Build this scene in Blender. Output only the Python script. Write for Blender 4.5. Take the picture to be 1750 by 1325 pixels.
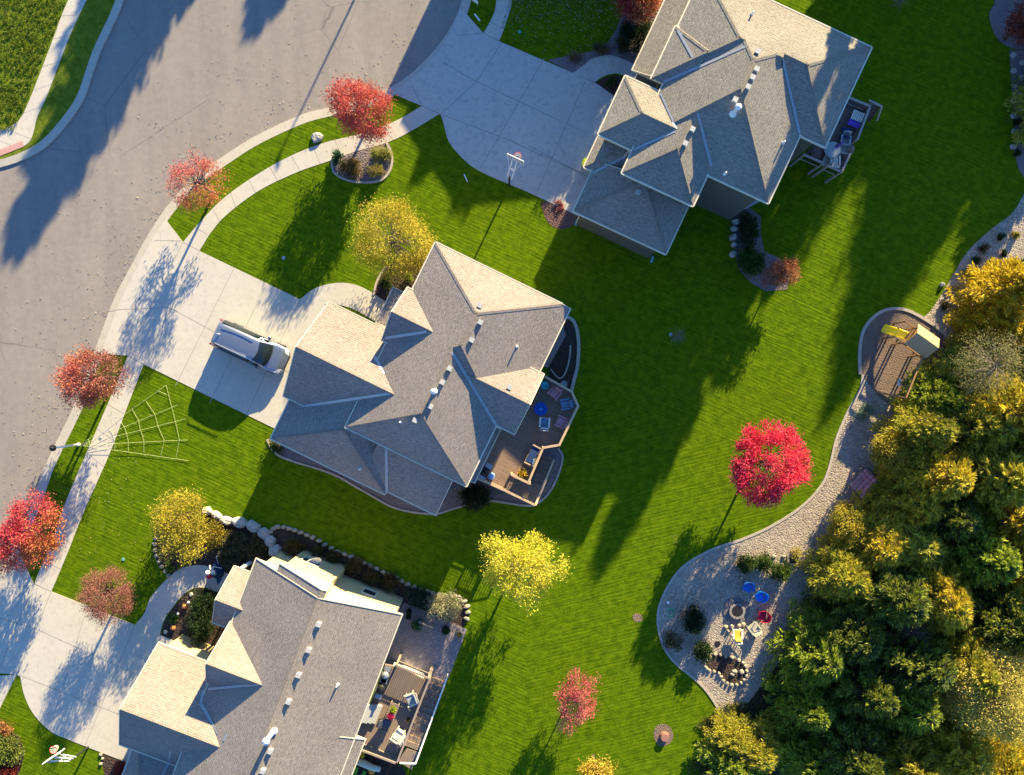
import bpy, bmesh, math, random
import numpy as np
from mathutils import Vector, Matrix
R=math.radians
for o in list(bpy.data.objects): bpy.data.objects.remove(o)
SC=bpy.context.scene; COL=SC.collection
# ------------------------------------------------------------------ camera, sky, sun, exposure
H=53.0; F=1336.0                      # camera height (m), focal length in photo pixels (1750 wide)
cam=bpy.data.cameras.new("camera"); co=bpy.data.objects.new("camera",cam); COL.objects.link(co)
co.location=(0,0,H); co.rotation_euler=(0,0,0)
cam.sensor_width=36; cam.lens=36*F/1750; cam.clip_end=3000; SC.camera=co
SUN_EL=17.3; SX,SY=0.43,0.90           # horizontal direction towards the sun
w=bpy.data.worlds.new("World"); SC.world=w; w.use_nodes=True
nt=w.node_tree; bg=nt.nodes['Background']; sky=nt.nodes.new('ShaderNodeTexSky')
sky.sky_type='NISHITA'; sky.sun_disc=False; sky.sun_elevation=R(SUN_EL); sky.sun_rotation=math.atan2(SX,SY)
sky.air_density=1.5; sky.dust_density=0.2; sky.ozone_density=3.0
tn=nt.nodes.new('ShaderNodeMix'); tn.data_type='RGBA'; tn.blend_type='MULTIPLY'; tn.inputs[0].default_value=1; tn.inputs[7].default_value=(.54,.85,1.36,1)
nt.links.new(sky.outputs[0],tn.inputs[6]); nt.links.new(tn.outputs[2],bg.inputs[0]); bg.inputs[1].default_value=0.070
sl=bpy.data.lights.new("sun",'SUN'); sl.energy=5.0; sl.angle=R(0.5); sl.color=(1.0,0.82,0.46)
so=bpy.data.objects.new("sun",sl); COL.objects.link(so)
ce=math.cos(R(SUN_EL)); n_=math.hypot(SX,SY)
SUNV=Vector((SX/n_*ce,SY/n_*ce,math.sin(R(SUN_EL))))
so.rotation_euler=(-SUNV).to_track_quat('-Z','Y').to_euler()
SC.view_settings.view_transform='Standard'; SC.view_settings.look='None'; SC.view_settings.exposure=1.80
SC.view_settings.gamma=1.0
# ------------------------------------------------------------------ helpers
rnd=random.Random(7)
def P(px,py,z=0.0): return Vector(((px-875)/F*(H-z),-(py-662.5)/F*(H-z),z))
def Ps(pts,z=0.0): return [P(x,y,z) for x,y in pts]
def tag(o,label=None,cat=None,group=None,kind=None):
    if label: o['label']=label
    if cat: o['category']=cat
    if group: o['group']=group
    if kind: o['kind']=kind
    return o
def thing(name,loc,rz=0,label=None,cat=None,group=None):
    o=bpy.data.objects.new(name,None); COL.objects.link(o); o.location=loc; o.rotation_euler=(0,0,rz); o.empty_display_size=.3
    return tag(o,label,cat,group)
def place(o,parent):
    COL.objects.link(o)
    if parent: o.parent=parent
def loc2(parent,verts):
    """world points -> the parent's own frame"""
    if not parent: return verts
    while parent.parent: parent=parent.parent
    c,s=math.cos(-parent.rotation_euler[2]),math.sin(-parent.rotation_euler[2]); L=parent.location
    out=[]
    for v in verts:
        x,y,z=v[0]-L[0],v[1]-L[1],v[2]-L[2]; out.append((x*c-y*s,x*s+y*c,z))
    return out
class MB:
    def __init__(s): s.v=[]; s.f=[]; s.m=[]; s.uv={}
    def add(s,vs,fs,m=0):
        k=len(s.v); s.v+= [tuple(v) for v in vs]; s.f+=[tuple(i+k for i in f) for f in fs]; s.m+=[m]*len(fs); return s
    def hexa(s,b,t,m=0):      # 4 bottom + 4 top points
        return s.add(list(b)+list(t),[(3,2,1,0),(4,5,6,7),(0,1,5,4),(1,2,6,5),(2,3,7,6),(3,0,4,7)],m)
    def box(s,c,size,rz=0,m=0,tilt=None):
        c=Vector(c); hx,hy,hz=[q/2 for q in size]; M=Matrix.Rotation(rz,3,'Z')
        if tilt: M=M@Matrix.Rotation(tilt[1],3,tilt[0])
        p=[c+M@Vector((x,y,z)) for z in (-hz,hz) for x,y in ((-hx,-hy),(hx,-hy),(hx,hy),(-hx,hy))]
        return s.hexa(p[:4],p[4:],m)
    def bar(s,p0,p1,w,h,m=0,up=Vector((0,0,1))):
        p0=Vector(p0); p1=Vector(p1); d=(p1-p0).normalized()
        sd=d.cross(up)
        if sd.length<1e-4: sd=Vector((1,0,0))
        sd.normalize(); u=sd.cross(d); a=sd*w/2; b=u*h/2
        return s.hexa([p0-a-b,p0+a-b,p0+a+b,p0-a+b],[p1-a-b,p1+a-b,p1+a+b,p1-a+b],m)
    def prism(s,poly,z0,z1,m=0,msides=None):
        n=len(poly); b=[(p[0],p[1],z0) for p in poly]; t=[(p[0],p[1],z1) for p in poly]
        ar=sum(poly[i][0]*poly[(i+1)%n][1]-poly[(i+1)%n][0]*poly[i][1] for i in range(n))
        if ar<0: b.reverse(); t.reverse()
        s.add(b+t,[tuple(range(n,2*n))],m)
        return s.add(b+t,[(i,(i+1)%n,n+(i+1)%n,n+i) for i in range(n)],m if msides is None else msides)
    def tube(s,pts,rad,seg=8,m=0,cap=True):
        pts=[Vector(p) for p in pts]; n=len(pts)
        if not hasattr(rad,'__len__'): rad=[rad]*n
        vs=[]; 
        for i,p in enumerate(pts):
            d=(pts[min(i+1,n-1)]-pts[max(i-1,0)]).normalized()
            a=d.cross(Vector((0,0,1)))
            if a.length<1e-3: a=d.cross(Vector((1,0,0)))
            a.normalize(); b=d.cross(a)
            vs+=[p+(a*math.cos(t)+b*math.sin(t))*rad[i] for t in [2*math.pi*k/seg for k in range(seg)]]
        fs=[(i*seg+k,(i+1)*seg+k,(i+1)*seg+(k+1)%seg,i*seg+(k+1)%seg) for i in range(n-1) for k in range(seg)]
        if cap: fs+=[tuple(range(seg)),tuple(reversed(range((n-1)*seg,n*seg)))]
        return s.add(vs,fs,m)
    def lathe(s,c,prof,seg=20,m=0,sx=1,sy=1,rz=0):   # prof: (r,z)
        c=Vector(c); M=Matrix.Rotation(rz,3,'Z'); vs=[]
        for r,z in prof: vs+=[c+M@Vector((r*sx*math.cos(2*math.pi*k/seg),r*sy*math.sin(2*math.pi*k/seg),z)) for k in range(seg)]
        n=len(prof); fs=[(i*seg+k,i*seg+(k+1)%seg,(i+1)*seg+(k+1)%seg,(i+1)*seg+k) for i in range(n-1) for k in range(seg)]
        fs+=[tuple(reversed(range(seg))),tuple(range((n-1)*seg,n*seg))]
        return s.add(vs,fs,m)
    def ball(s,c,r,seg=14,rings=8,m=0,sz=1):
        return s.lathe(c,[(max(r*math.sin(math.pi*i/rings),.001),-r*sz*math.cos(math.pi*i/rings)) for i in range(rings+1)],seg,m)
    def rock(s,c,r,rg,sz=.6,m=0,poly=None):
        c=Vector(c); seg=9; vs=[]; rr=[rg.uniform(.8,1.15) for _ in range(seg)]
        for f_,z in ((.92,-.1),(1.0,.45),(.72,.95),(.35,1.05)):
            for k in range(seg):
                t=2*math.pi*k/seg; q=rr[k]*rg.uniform(.94,1.06)
                vs.append(c+Vector((math.cos(t)*r[0]*q*f_,math.sin(t)*r[1]*q*f_,z*sz*rg.uniform(.9,1.1))))
        fs=[(i*seg+k,i*seg+(k+1)%seg,(i+1)*seg+(k+1)%seg,(i+1)*seg+k) for i in range(3) for k in range(seg)]+[tuple(range(3*seg,4*seg))]
        return s.add(vs,fs,m)
    def build(s,name,mats,parent=None,world=True,smooth=False,bevel=0):
        if not isinstance(mats,(list,tuple)): mats=[mats]
        me=bpy.data.meshes.new(name); vs=loc2(parent,s.v) if world else s.v
        me.from_pydata([tuple(v) for v in vs],[],s.f)
        for m in mats: me.materials.append(m)
        me.polygons.foreach_set('material_index',s.m)
        if smooth: me.polygons.foreach_set('use_smooth',[True]*len(s.f))
        me.update(); o=bpy.data.objects.new(name,me); place(o,parent)
        if bevel:
            bm=o.modifiers.new('bevel','BEVEL'); bm.width=bevel; bm.segments=2; bm.limit_method='ANGLE'
        return o
def copy_tree(o,loc=None,rz=None,sc=None,parent=None):
    c=o.copy(); COL.objects.link(c)
    if parent: c.parent=parent
    if loc is not None: c.location=loc
    if rz is not None: c.rotation_euler=(0,0,rz)
    if sc is not None: c.scale=(sc,)*3 if not hasattr(sc,'__len__') else sc
    for ch in o.children: copy_tree(ch,parent=c)
    return c
def spline(pts,n=8,closed=False):
    pts=[Vector((p[0],p[1],0)) for p in pts]; out=[]; N=len(pts)
    rng=range(N) if closed else range(N-1)
    for i in rng:
        g=(lambda k: pts[k%N]) if closed else (lambda k: pts[min(max(k,0),N-1)])
        p0,p1,p2,p3=g(i-1),g(i),g(i+1),g(i+2)
        for k in range(n):
            t=k/n; out.append(.5*((2*p1)+(p2-p0)*t+(2*p0-5*p1+4*p2-p3)*t*t+(3*p1-p0-3*p2+p3)*t**3))
    if not closed: out.append(pts[-1])
    return out
def offset(line,d,closed=False):
    out=[]; n=len(line)
    for i in range(n):
        a=line[(i-1)%n] if closed else line[max(i-1,0)]; b=line[(i+1)%n] if closed else line[min(i+1,n-1)]
        t=(b-a); t.z=0; t.normalize(); out.append(line[i]+Vector((-t.y,t.x,0))*d)
    return out
# ------------------------------------------------------------------ materials
class NT:
    def __init__(s,name):
        s.m=bpy.data.materials.new(name); s.m.use_nodes=True; s.t=s.m.node_tree; s.b=s.t.nodes['Principled BSDF']; s.b.inputs['Specular IOR Level'].default_value=.25
    def n(s,typ,ins={},**kw):
        x=s.t.nodes.new('ShaderNode'+typ)
        for k,v in kw.items(): setattr(x,k,v)
        for k,v in ins.items():
            if hasattr(v,'is_linked') or isinstance(v,bpy.types.NodeSocket): s.t.links.new(v,x.inputs[k])
            else: x.inputs[k].default_value=v
        return x
    def coord(s,kind='Object',scale=(1,1,1),rot=0):
        c=s.n('TexCoord'); mp=s.n('Mapping',{'Vector':c.outputs[kind],'Scale':scale,'Rotation':(0,0,rot)}); return mp.outputs[0]
    def noise(s,vec,scale,detail=3,rough=.6,dist=0): return s.n('TexNoise',{'Vector':vec,'Scale':scale,'Detail':detail,'Roughness':rough,'Distortion':dist}).outputs['Fac']
    def ramp(s,fac,cols,interp='LINEAR'):
        r=s.n('ValToRGB',{'Fac':fac}); e=r.color_ramp.elements; r.color_ramp.interpolation=interp
        while len(e)<len(cols): e.new(.5)
        for i,(p,c) in enumerate(cols): e[i].position=p; e[i].color=(*c,1)
        return r.outputs[0]
    def mix(s,f,a,b,mode='MIX'):
        x=s.n('Mix',data_type='RGBA',blend_type=mode,clamp_factor=True)
        for k,v in ((0,f),(6,a),(7,b)):
            if isinstance(v,bpy.types.NodeSocket): s.t.links.new(v,x.inputs[k])
            else: x.inputs[k].default_value=(*v,1) if isinstance(v,tuple) else v
        return x.outputs[2]
    def math(s,op,a,b=0.0):
        x=s.n('Math',operation=op)
        for k,v in ((0,a),(1,b)):
            if isinstance(v,bpy.types.NodeSocket): s.t.links.new(v,x.inputs[k])
            else: x.inputs[k].default_value=v
        return x.outputs[0]
    def bump(s,h,dist,strength=1.0):
        x=s.n('Bump',{'Height':h,'Distance':dist,'Strength':strength}); s.t.links.new(x.outputs[0],s.b.inputs['Normal'])
    def out(s,col,rough=.8,metal=0):
        if isinstance(col,bpy.types.NodeSocket): s.t.links.new(col,s.b.inputs['Base Color'])
        else: s.b.inputs['Base Color'].default_value=(*col,1)
        s.b.inputs['Roughness'].default_value=rough; s.b.inputs['Metallic'].default_value=metal
        return s.m
def simple(name,c,rough=.6,var=.12,scale=6,metal=0,bump=.003,spec=None):
    k=NT(name); v=k.coord(); nz=k.noise(v,scale,4); n2=k.noise(v,scale*9,2)
    lo=tuple(x*(1-var) for x in c); hi=tuple(min(x*(1+var),1) for x in c)
    col=k.mix(.3,k.ramp(nz,[(.3,lo),(.7,hi)]),k.ramp(n2,[(.3,lo),(.7,hi)]))
    if bump: k.bump(n2,bump)
    if spec is not None: k.b.inputs['Specular IOR Level'].default_value=spec
    return k.out(col,rough,metal)
M={}
def grass(name,ang,dark,light,big,dash=1.0,bd=.05):
    k=NT(name); w0=k.coord(); v=k.coord(rot=R(ang))
    if name=='lawn_grass':       # the lower back lawn was mown in another direction
        vb=k.coord(rot=R(-14)); sp=k.n('SeparateXYZ',{'Vector':w0}); e=k.math('ADD',sp.outputs[1],k.math('MULTIPLY',sp.outputs[0],.35))
        mk=k.math('MULTIPLY',k.math('LESS_THAN',e,1.5),k.math('GREATER_THAN',sp.outputs[0],1.0)); mv=k.n('Mix',data_type='VECTOR'); k.t.links.new(mk,mv.inputs[0]); k.t.links.new(v,mv.inputs[4]); k.t.links.new(vb,mv.inputs[5]); v=mv.outputs[1]
    st=k.n('Mapping',{'Vector':v,'Scale':(.6,8.0,1)}).outputs[0]
    n1=k.noise(st,1.0,5,.65,.3)                       # mowing dashes
    fine=k.noise(w0,14,4,.7); mid=k.noise(w0,2.2,3,.6,.5); lg=k.noise(w0,.12,3,.55,.6)
    wv=k.n('TexWave',{'Vector':v,'Scale':1.3,'Distortion':1.5,'Detail':3,'Detail Scale':1.5},bands_direction='Y').outputs['Fac']
    c=k.mix(k.math('MULTIPLY',lg,1.0),k.ramp(n1,[(.32,dark),(.6,light)]),k.ramp(n1,[(.35,dark),(.66,big)]))
    c=k.mix(.45,c,k.ramp(fine,[(.3,dark),(.72,light)]))
    fd=k.math('MULTIPLY',k.noise(w0,.5,2),.34*dash)
    c=k.mix(fd,c,k.ramp(wv,[(.05,dark),(.6,light)]))
    c=k.mix(.35,c,k.ramp(mid,[(.35,tuple(.6*x for x in light)),(.65,tuple(1.25*x for x in big))]))
    spot=k.ramp(k.noise(w0,.35,5,.7,.2),[(.66,(0,0,0)),(.8,(.55,.55,.55))])
    c=k.mix(spot,c,(.16,.15,.05))
    hgt=k.math('ADD',k.math('MULTIPLY',n1,1.0*dash),k.math('ADD',fine,k.math('MULTIPLY',wv,.10*dash)))
    k.bump(hgt,bd,.85); k.b.inputs['Specular IOR Level'].default_value=.03; return k.out(c,.9)
M['lawn']=grass('lawn_grass',24,(.012,.033,.002),(.092,.172,.003),(.150,.218,.004),bd=.045)
M['rough_grass']=grass('rough_grass',60,(.05,.09,.006),(.13,.20,.012),(.22,.23,.03),.4,.07)
k=NT('asphalt'); v=k.coord(); v2=k.coord(rot=R(-35),scale=(1,.12,1))
lg=k.noise(v,.16,4,.6,.4); fn=k.noise(v,60,2,.8); tr=k.noise(v2,.9,4,.6,.2); md=k.noise(v,2.5,4,.7)
c=k.ramp(lg,[(.3,(.238,.205,.184)),(.7,(.30,.258,.228))]); c=k.mix(.35,c,k.ramp(tr,[(.35,(.19,.165,.142)),(.65,(.345,.30,.25))]))
c=k.mix(.25,c,k.ramp(fn,[(.3,(.13,.115,.105)),(.7,(.34,.30,.27))])); c=k.mix(.2,c,k.ramp(md,[(.4,(.20,.175,.155)),(.6,(.33,.285,.235))]))
vo=k.n('TexVoronoi',{'Vector':k.mix(.09,v,k.n('TexNoise',{'Vector':v,'Scale':.9,'Detail':4}).outputs['Color']),'Scale':.16},feature='DISTANCE_TO_EDGE').outputs['Distance']
ck=k.ramp(vo,[(0,(.5,.5,.5)),(.003,(0,0,0))]); pick=k.ramp(k.noise(v,.09,2),[(.5,(0,0,0)),(.56,(1,1,1))])
c=k.mix(k.mix(1.0,ck,pick,'MULTIPLY'),c,(.05,.045,.04))
k.bump(fn,.006); M['asphalt']=k.out(c,.9)
def conc(name,a,b,stain=.5,rough=.85):
    k=NT(name); v=k.coord(); lg=k.noise(v,.45,5,.65,.6); fn=k.noise(v,40,3,.7); md=k.noise(v,3,5,.7,.8)
    c=k.ramp(lg,[(.25,a),(.75,b)]); c=k.mix(.25,c,k.ramp(fn,[(.3,tuple(.75*x for x in a)),(.7,tuple(1.15*x for x in b))]))
    c=k.mix(.35*stain,c,k.ramp(md,[(.38,tuple(.55*x for x in a)),(.5,b)]))
    sp=k.ramp(k.noise(v,1.1,6,.75,1.5),[(.62,(0,0,0)),(.70,(.5,.5,.5))]); c=k.mix(k.mix(1.0,sp,(stain,stain,stain),'MULTIPLY'),c,tuple(.45*x for x in a))
    k.bump(fn,.004); return k.out(c,rough)
M['concrete']=conc('concrete',(.46,.42,.36),(.56,.51,.43)); M['kerb']=conc('kerb_concrete',(.40,.36,.30),(.50,.45,.37))
M['drive_blue']=conc('smooth_concrete',(.43,.41,.38),(.52,.49,.44),.8); M['joint']=simple('joint',(.30,.275,.235),.9,.2)
M['joint_wet']=simple('joint_damp',(.20,.20,.19),.9,.3,3)
M['ramp_pink']=simple('tactile_paving',(.5,.27,.24),.8,.15,10)
def pebble(name,cols,scale,bd=.05,rough=.9):
    k=NT(name); v=k.coord(); vo=k.n('TexVoronoi',{'Vector':v,'Scale':scale},feature='F1'); v3=k.n('TexVoronoi',{'Vector':v,'Scale':scale*2.3})
    c=k.ramp(vo.outputs['Color'],[(i/(len(cols)-1),q) for i,q in enumerate(cols)]); c2=k.ramp(v3.outputs['Color'],[(i/(len(cols)-1),q) for i,q in enumerate(cols)])
    c=k.mix(.4,c,c2); lg=k.noise(v,.8,4); c=k.mix(k.ramp(lg,[(.3,(.35,)*3),(.7,(0,0,0))]),c,tuple(.5*x for x in cols[0]))
    k.bump(k.math('MULTIPLY',vo.outputs['Distance'],-1.0),bd*.6); return k.out(c,rough)
M['gravel']=pebble('river_gravel',[(.17,.13,.10),(.40,.34,.26),(.24,.18,.15),(.60,.52,.41),(.34,.27,.24)],11,.06)
M['mulch']=pebble('brown_mulch',[(.035,.024,.018),(.075,.05,.038),(.05,.033,.03)],9,.1)
M['play_mulch']=pebble('wood_chips',[(.12,.085,.06),(.24,.17,.12),(.17,.12,.1),(.34,.25,.18)],13,.05)
M['red_mulch']=pebble('pinkish_mulch',[(.10,.055,.05),(.17,.09,.085),(.12,.08,.075)],9,.08)
M['violet_gravel']=pebble('grey_violet_gravel',[(.13,.105,.11),(.24,.20,.20),(.18,.13,.14)],10,.08)
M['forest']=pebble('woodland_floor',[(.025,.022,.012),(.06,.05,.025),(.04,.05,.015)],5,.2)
k=NT('patio_pavers'); v=k.coord(rot=R(21)); br=k.n('TexBrick',{'Vector':v,'Scale':1.0,'Color1':(.22,.19,.185,1),'Color2':(.29,.24,.235,1),'Mortar':(.14,.12,.12,1),'Mortar Size':.012,'Brick Width':.32,'Row Height':.2})
k.bump(br.outputs['Fac'],-.004); M['paver']=k.out(k.mix(.25,br.outputs['Color'],k.ramp(k.noise(v,3,4),[(.3,(.15,.13,.13)),(.7,(.33,.29,.28))])),.85)
def shingle(name,a,b,c3):
    k=NT(name); uv=k.coord('UV'); v=k.coord()
    br=k.n('TexBrick',{'Vector':uv,'Scale':1.0,'Color1':(*a,1),'Color2':(*b,1),'Mortar':tuple(.45*x for x in a)+(1,),'Mortar Size':.012,'Brick Width':.33,'Row Height':.145,'Bias':0.0},offset=.37)
    st=k.n('Mapping',{'Vector':uv,'Scale':(1.6,3.4,1)}).outputs[0]
    n1=k.noise(st,2.4,5,.75,.8); n2=k.noise(uv,16,4,.8); n3=k.noise(v,.35,3)
    c=k.mix(.62,br.outputs['Color'],k.ramp(n1,[(.38,tuple(.42*x for x in a)),(.5,b),(.62,c3)]))
    c=k.mix(.36,c,k.ramp(n2,[(.36,tuple(.35*x for x in a)),(.64,tuple(1.1*x for x in c3))]))
    c=k.mix(.15,c,k.ramp(n3,[(.35,tuple(.7*x for x in a)),(.65,c3)]))
    h=k.math('ADD',k.math('MULTIPLY',br.outputs['Fac'],-.5),k.math('MULTIPLY',n1,.9)); k.bump(h,.045,1.0); return k.out(c,.9)
M['shingle2']=shingle('shingles_taupe',(.206,.170,.156),(.275,.232,.212),(.415,.365,.33))
M['shingle1']=shingle('shingles_khaki',(.208,.182,.155),(.275,.243,.205),(.40,.36,.30))
M['shingle3']=shingle('shingles_brown_grey',(.236,.195,.172),(.302,.256,.225),(.445,.385,.335))
M['flash']=simple('valley_metal',(.34,.35,.36),.4,.08,3,.3,.001)
M['trim']=simple('cream_trim',(.62,.56,.42),.5,.06,4); M['trimw']=simple('white_trim',(.78,.76,.7),.45,.05,4)
def siding(name,c):
    k=NT(name); v=k.coord(); wv=k.n('TexWave',{'Vector':v,'Scale':2.4,'Distortion':0},bands_direction='Z',wave_profile='SAW').outputs['Fac']
    nz=k.noise(v,1.2,4); k.bump(wv,.012); return k.out(k.mix(.5,k.ramp(nz,[(.3,tuple(.88*x for x in c)),(.7,tuple(1.08*x for x in c))]),k.ramp(wv,[(0,tuple(.8*x for x in c)),(.15,c)])),.7)
M['wall3']=siding('yellow_siding',(.60,.50,.27)); M['wall2']=siding('tan_siding',(.36,.31,.24)); M['wall1']=siding('sage_siding',(.10,.105,.095))
M['glass']=simple('window_glass',(.03,.045,.05),.08,.1,1,0,0,.8); M['door']=simple('garage_door',(.62,.58,.5),.5,.05,2)
def plank(name,c,ang,w=.14):
    k=NT(name); v=k.coord(rot=R(ang)); br=k.n('TexBrick',{'Vector':v,'Scale':1.0,'Color1':tuple(.88*x for x in c)+(1,),'Color2':tuple(1.1*x for x in c)+(1,),'Mortar':tuple(.25*x for x in c)+(1,),'Mortar Size':.012,'Brick Width':4.0,'Row Height':w})
    st=k.n('Mapping',{'Vector':v,'Scale':(1,12,1)}).outputs[0]; gr=k.noise(st,2,4)
    k.bump(br.outputs['Fac'],-.006); return k.out(k.mix(.25,br.outputs['Color'],k.ramp(gr,[(.3,tuple(.7*x for x in c)),(.7,tuple(1.25*x for x in c))])),.65)
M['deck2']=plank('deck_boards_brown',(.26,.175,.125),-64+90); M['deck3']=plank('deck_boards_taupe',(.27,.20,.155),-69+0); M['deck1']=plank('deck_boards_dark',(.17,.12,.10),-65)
M['rail2']=simple('cedar_rail',(.52,.36,.22),.6,.15,5); M['rail3']=simple('taupe_rail',(.32,.25,.20),.6,.12,5); M['rail1']=simple('weathered_rail',(.36,.29,.25),.7,.12,5)
M['bark']=simple('bark',(.13,.10,.075),.9,.3,14,0,.02); M['bark_grey']=simple('grey_bark',(.20,.175,.15),.9,.25,14,0,.02)
M['wood']=simple('playset_wood',(.34,.19,.08),.7,.2,8,0,.006)
M['black']=simple('black_metal',(.02,.02,.022),.4,.2,8); M['white']=simple('white_paint',(.8,.8,.78),.4,.04,5); M['grey']=simple('grey_metal',(.42,.43,.45),.35,.1,6,.6)
M['vent']=simple('vent_grey_white',(.44,.43,.41),.5,.1,4)
M['stone']=simple('limestone',(.37,.32,.245),.9,.25,3,0,.03); M['stone_grey']=simple('grey_limestone',(.40,.39,.355),.9,.2,3,0,.03)
M['edge']=simple('edging_stone',(.42,.36,.30),.9,.18,6,0,.01)
# foliage: the colour of each leaf is stored per leaf (random, not by shade)
k=NT('leaves'); at=k.n('Attribute',attribute_name='Col').outputs['Color']; nz=k.noise(k.coord(),5,3)
c=k.mix(1.0,at,k.ramp(nz,[(.3,(.72,.72,.72)),(.7,(1.2,1.2,1.2))]),'MULTIPLY')
k.t.links.new(c,k.b.inputs['Base Color']); k.b.inputs['Roughness'].default_value=.6
tr=k.n('BsdfTranslucent',{'Color':c}); mx=k.n('MixShader',{0:.38,1:k.b.outputs[0],2:tr.outputs[0]})
k.t.links.new(mx.outputs[0],k.t.nodes['Material Output'].inputs[0]); M['leaf']=k.m
# ------------------------------------------------------------------ foliage builders
def leaf_object(name,C,D,L,Wd,cols,parent=None,fold=.25,mat='leaf'):
    """C centres Nx3 (parent frame), D long directions, L lengths, Wd widths, cols Nx3 -> one mesh of diamond leaves"""
    N=len(C); rg=np.random.default_rng(N)
    D=D/np.linalg.norm(D,axis=1)[:,None]; r=rg.normal(size=(N,3)); S=np.cross(D,r); S/=np.linalg.norm(S,axis=1)[:,None]+1e-9; U=np.cross(D,S)
    L=L[:,None]; Wd=Wd[:,None]
    V=np.stack([C-D*L*.5,C+S*Wd*.5+U*fold*Wd*.5-D*L*.05,C+D*L*.5,C-S*Wd*.5+U*fold*Wd*.5-D*L*.05],1).reshape(-1,3)
    me=bpy.data.meshes.new(name); me.vertices.add(4*N); me.vertices.foreach_set('co',V.astype(np.float32).ravel())
    me.loops.add(4*N); me.loops.foreach_set('vertex_index',np.arange(4*N,dtype=np.int32))
    me.polygons.add(N); me.polygons.foreach_set('loop_start',np.arange(0,4*N,4,dtype=np.int32)); me.polygons.foreach_set('loop_total',np.full(N,4,dtype=np.int32))
    a=me.color_attributes.new('Col','FLOAT_COLOR','POINT'); cc=np.ones((4*N,4),dtype=np.float32); cc[:,:3]=np.repeat(cols,4,axis=0); a.data.foreach_set('color',cc.ravel())
    me.materials.append(M[mat]); me.update(calc_edges=True); me.validate()
    o=bpy.data.objects.new(name,me); place(o,parent); return o
def pal_pick(rg,N,pal,wts=None):
    pal=np.array(pal); i=rg.choice(len(pal),N,p=wts); j=rg.choice(len(pal),N,p=wts); t=rg.random((N,1))*.5
    return pal[i]*(1-t)+pal[j]*t
RED=[(.56,.07,.08),(.62,.15,.13),(.44,.04,.06),(.60,.20,.14),(.50,.08,.11)]
PINK=[(.58,.16,.17),(.46,.09,.11),(.62,.24,.20),(.50,.20,.12)]
ORNG=[(.64,.26,.07),(.58,.15,.08),(.54,.10,.09),(.60,.34,.08)]
CRIM=[(.84,.05,.12),(.74,.05,.12),(.88,.15,.20),(.60,.02,.07)]
DUSK=[(.38,.13,.12),(.30,.09,.09),(.44,.20,.15),(.26,.12,.07)]
YEL=[(.58,.47,.04),(.48,.38,.03),(.66,.55,.09),(.34,.31,.03)]
BYEL=[(.72,.66,.06),(.62,.60,.05),(.48,.50,.04),(.78,.64,.10)]
OLV=[(.40,.32,.03),(.30,.26,.03),(.20,.20,.025),(.48,.36,.05)]
GRN=[(.035,.075,.015),(.05,.10,.02),(.025,.055,.012),(.07,.12,.02)]
DGRN=[(.02,.045,.015),(.03,.06,.018),(.016,.035,.012)]
BRN=[(.16,.10,.04),(.12,.09,.03),(.22,.14,.06),(.10,.11,.03)]
PALE=[(.38,.36,.16),(.30,.30,.12),(.44,.38,.2),(.24,.27,.08)]
def crown_pts(rg,n_cl,per,rad,h,bump=.18,fill=.55,clump=.3):
    """clump centres in a lumpy ellipsoid of radii rad, half height h"""
    ph=rg.random(6)*6.28
    th=rg.random(n_cl)*2*np.pi; cz=rg.uniform(-.75,1,n_cl); rr=(fill+(1-fill)*rg.random(n_cl)**.5)
    lump=1+bump*(np.sin(2*th+ph[0])+.7*np.sin(3*th+ph[1]+2*cz)+.6*np.sin(5*th+ph[2]))
    s=np.sqrt(np.clip(1-cz*cz,0,1))
    C=np.stack([np.cos(th)*s*rr*lump*rad[0],np.sin(th)*s*rr*lump*rad[1],cz*rr*h],1)
    K=np.repeat(C,per,0)+rg.normal(size=(n_cl*per,3))*clump*np.array([1,1,.7])
    return C,K
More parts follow.
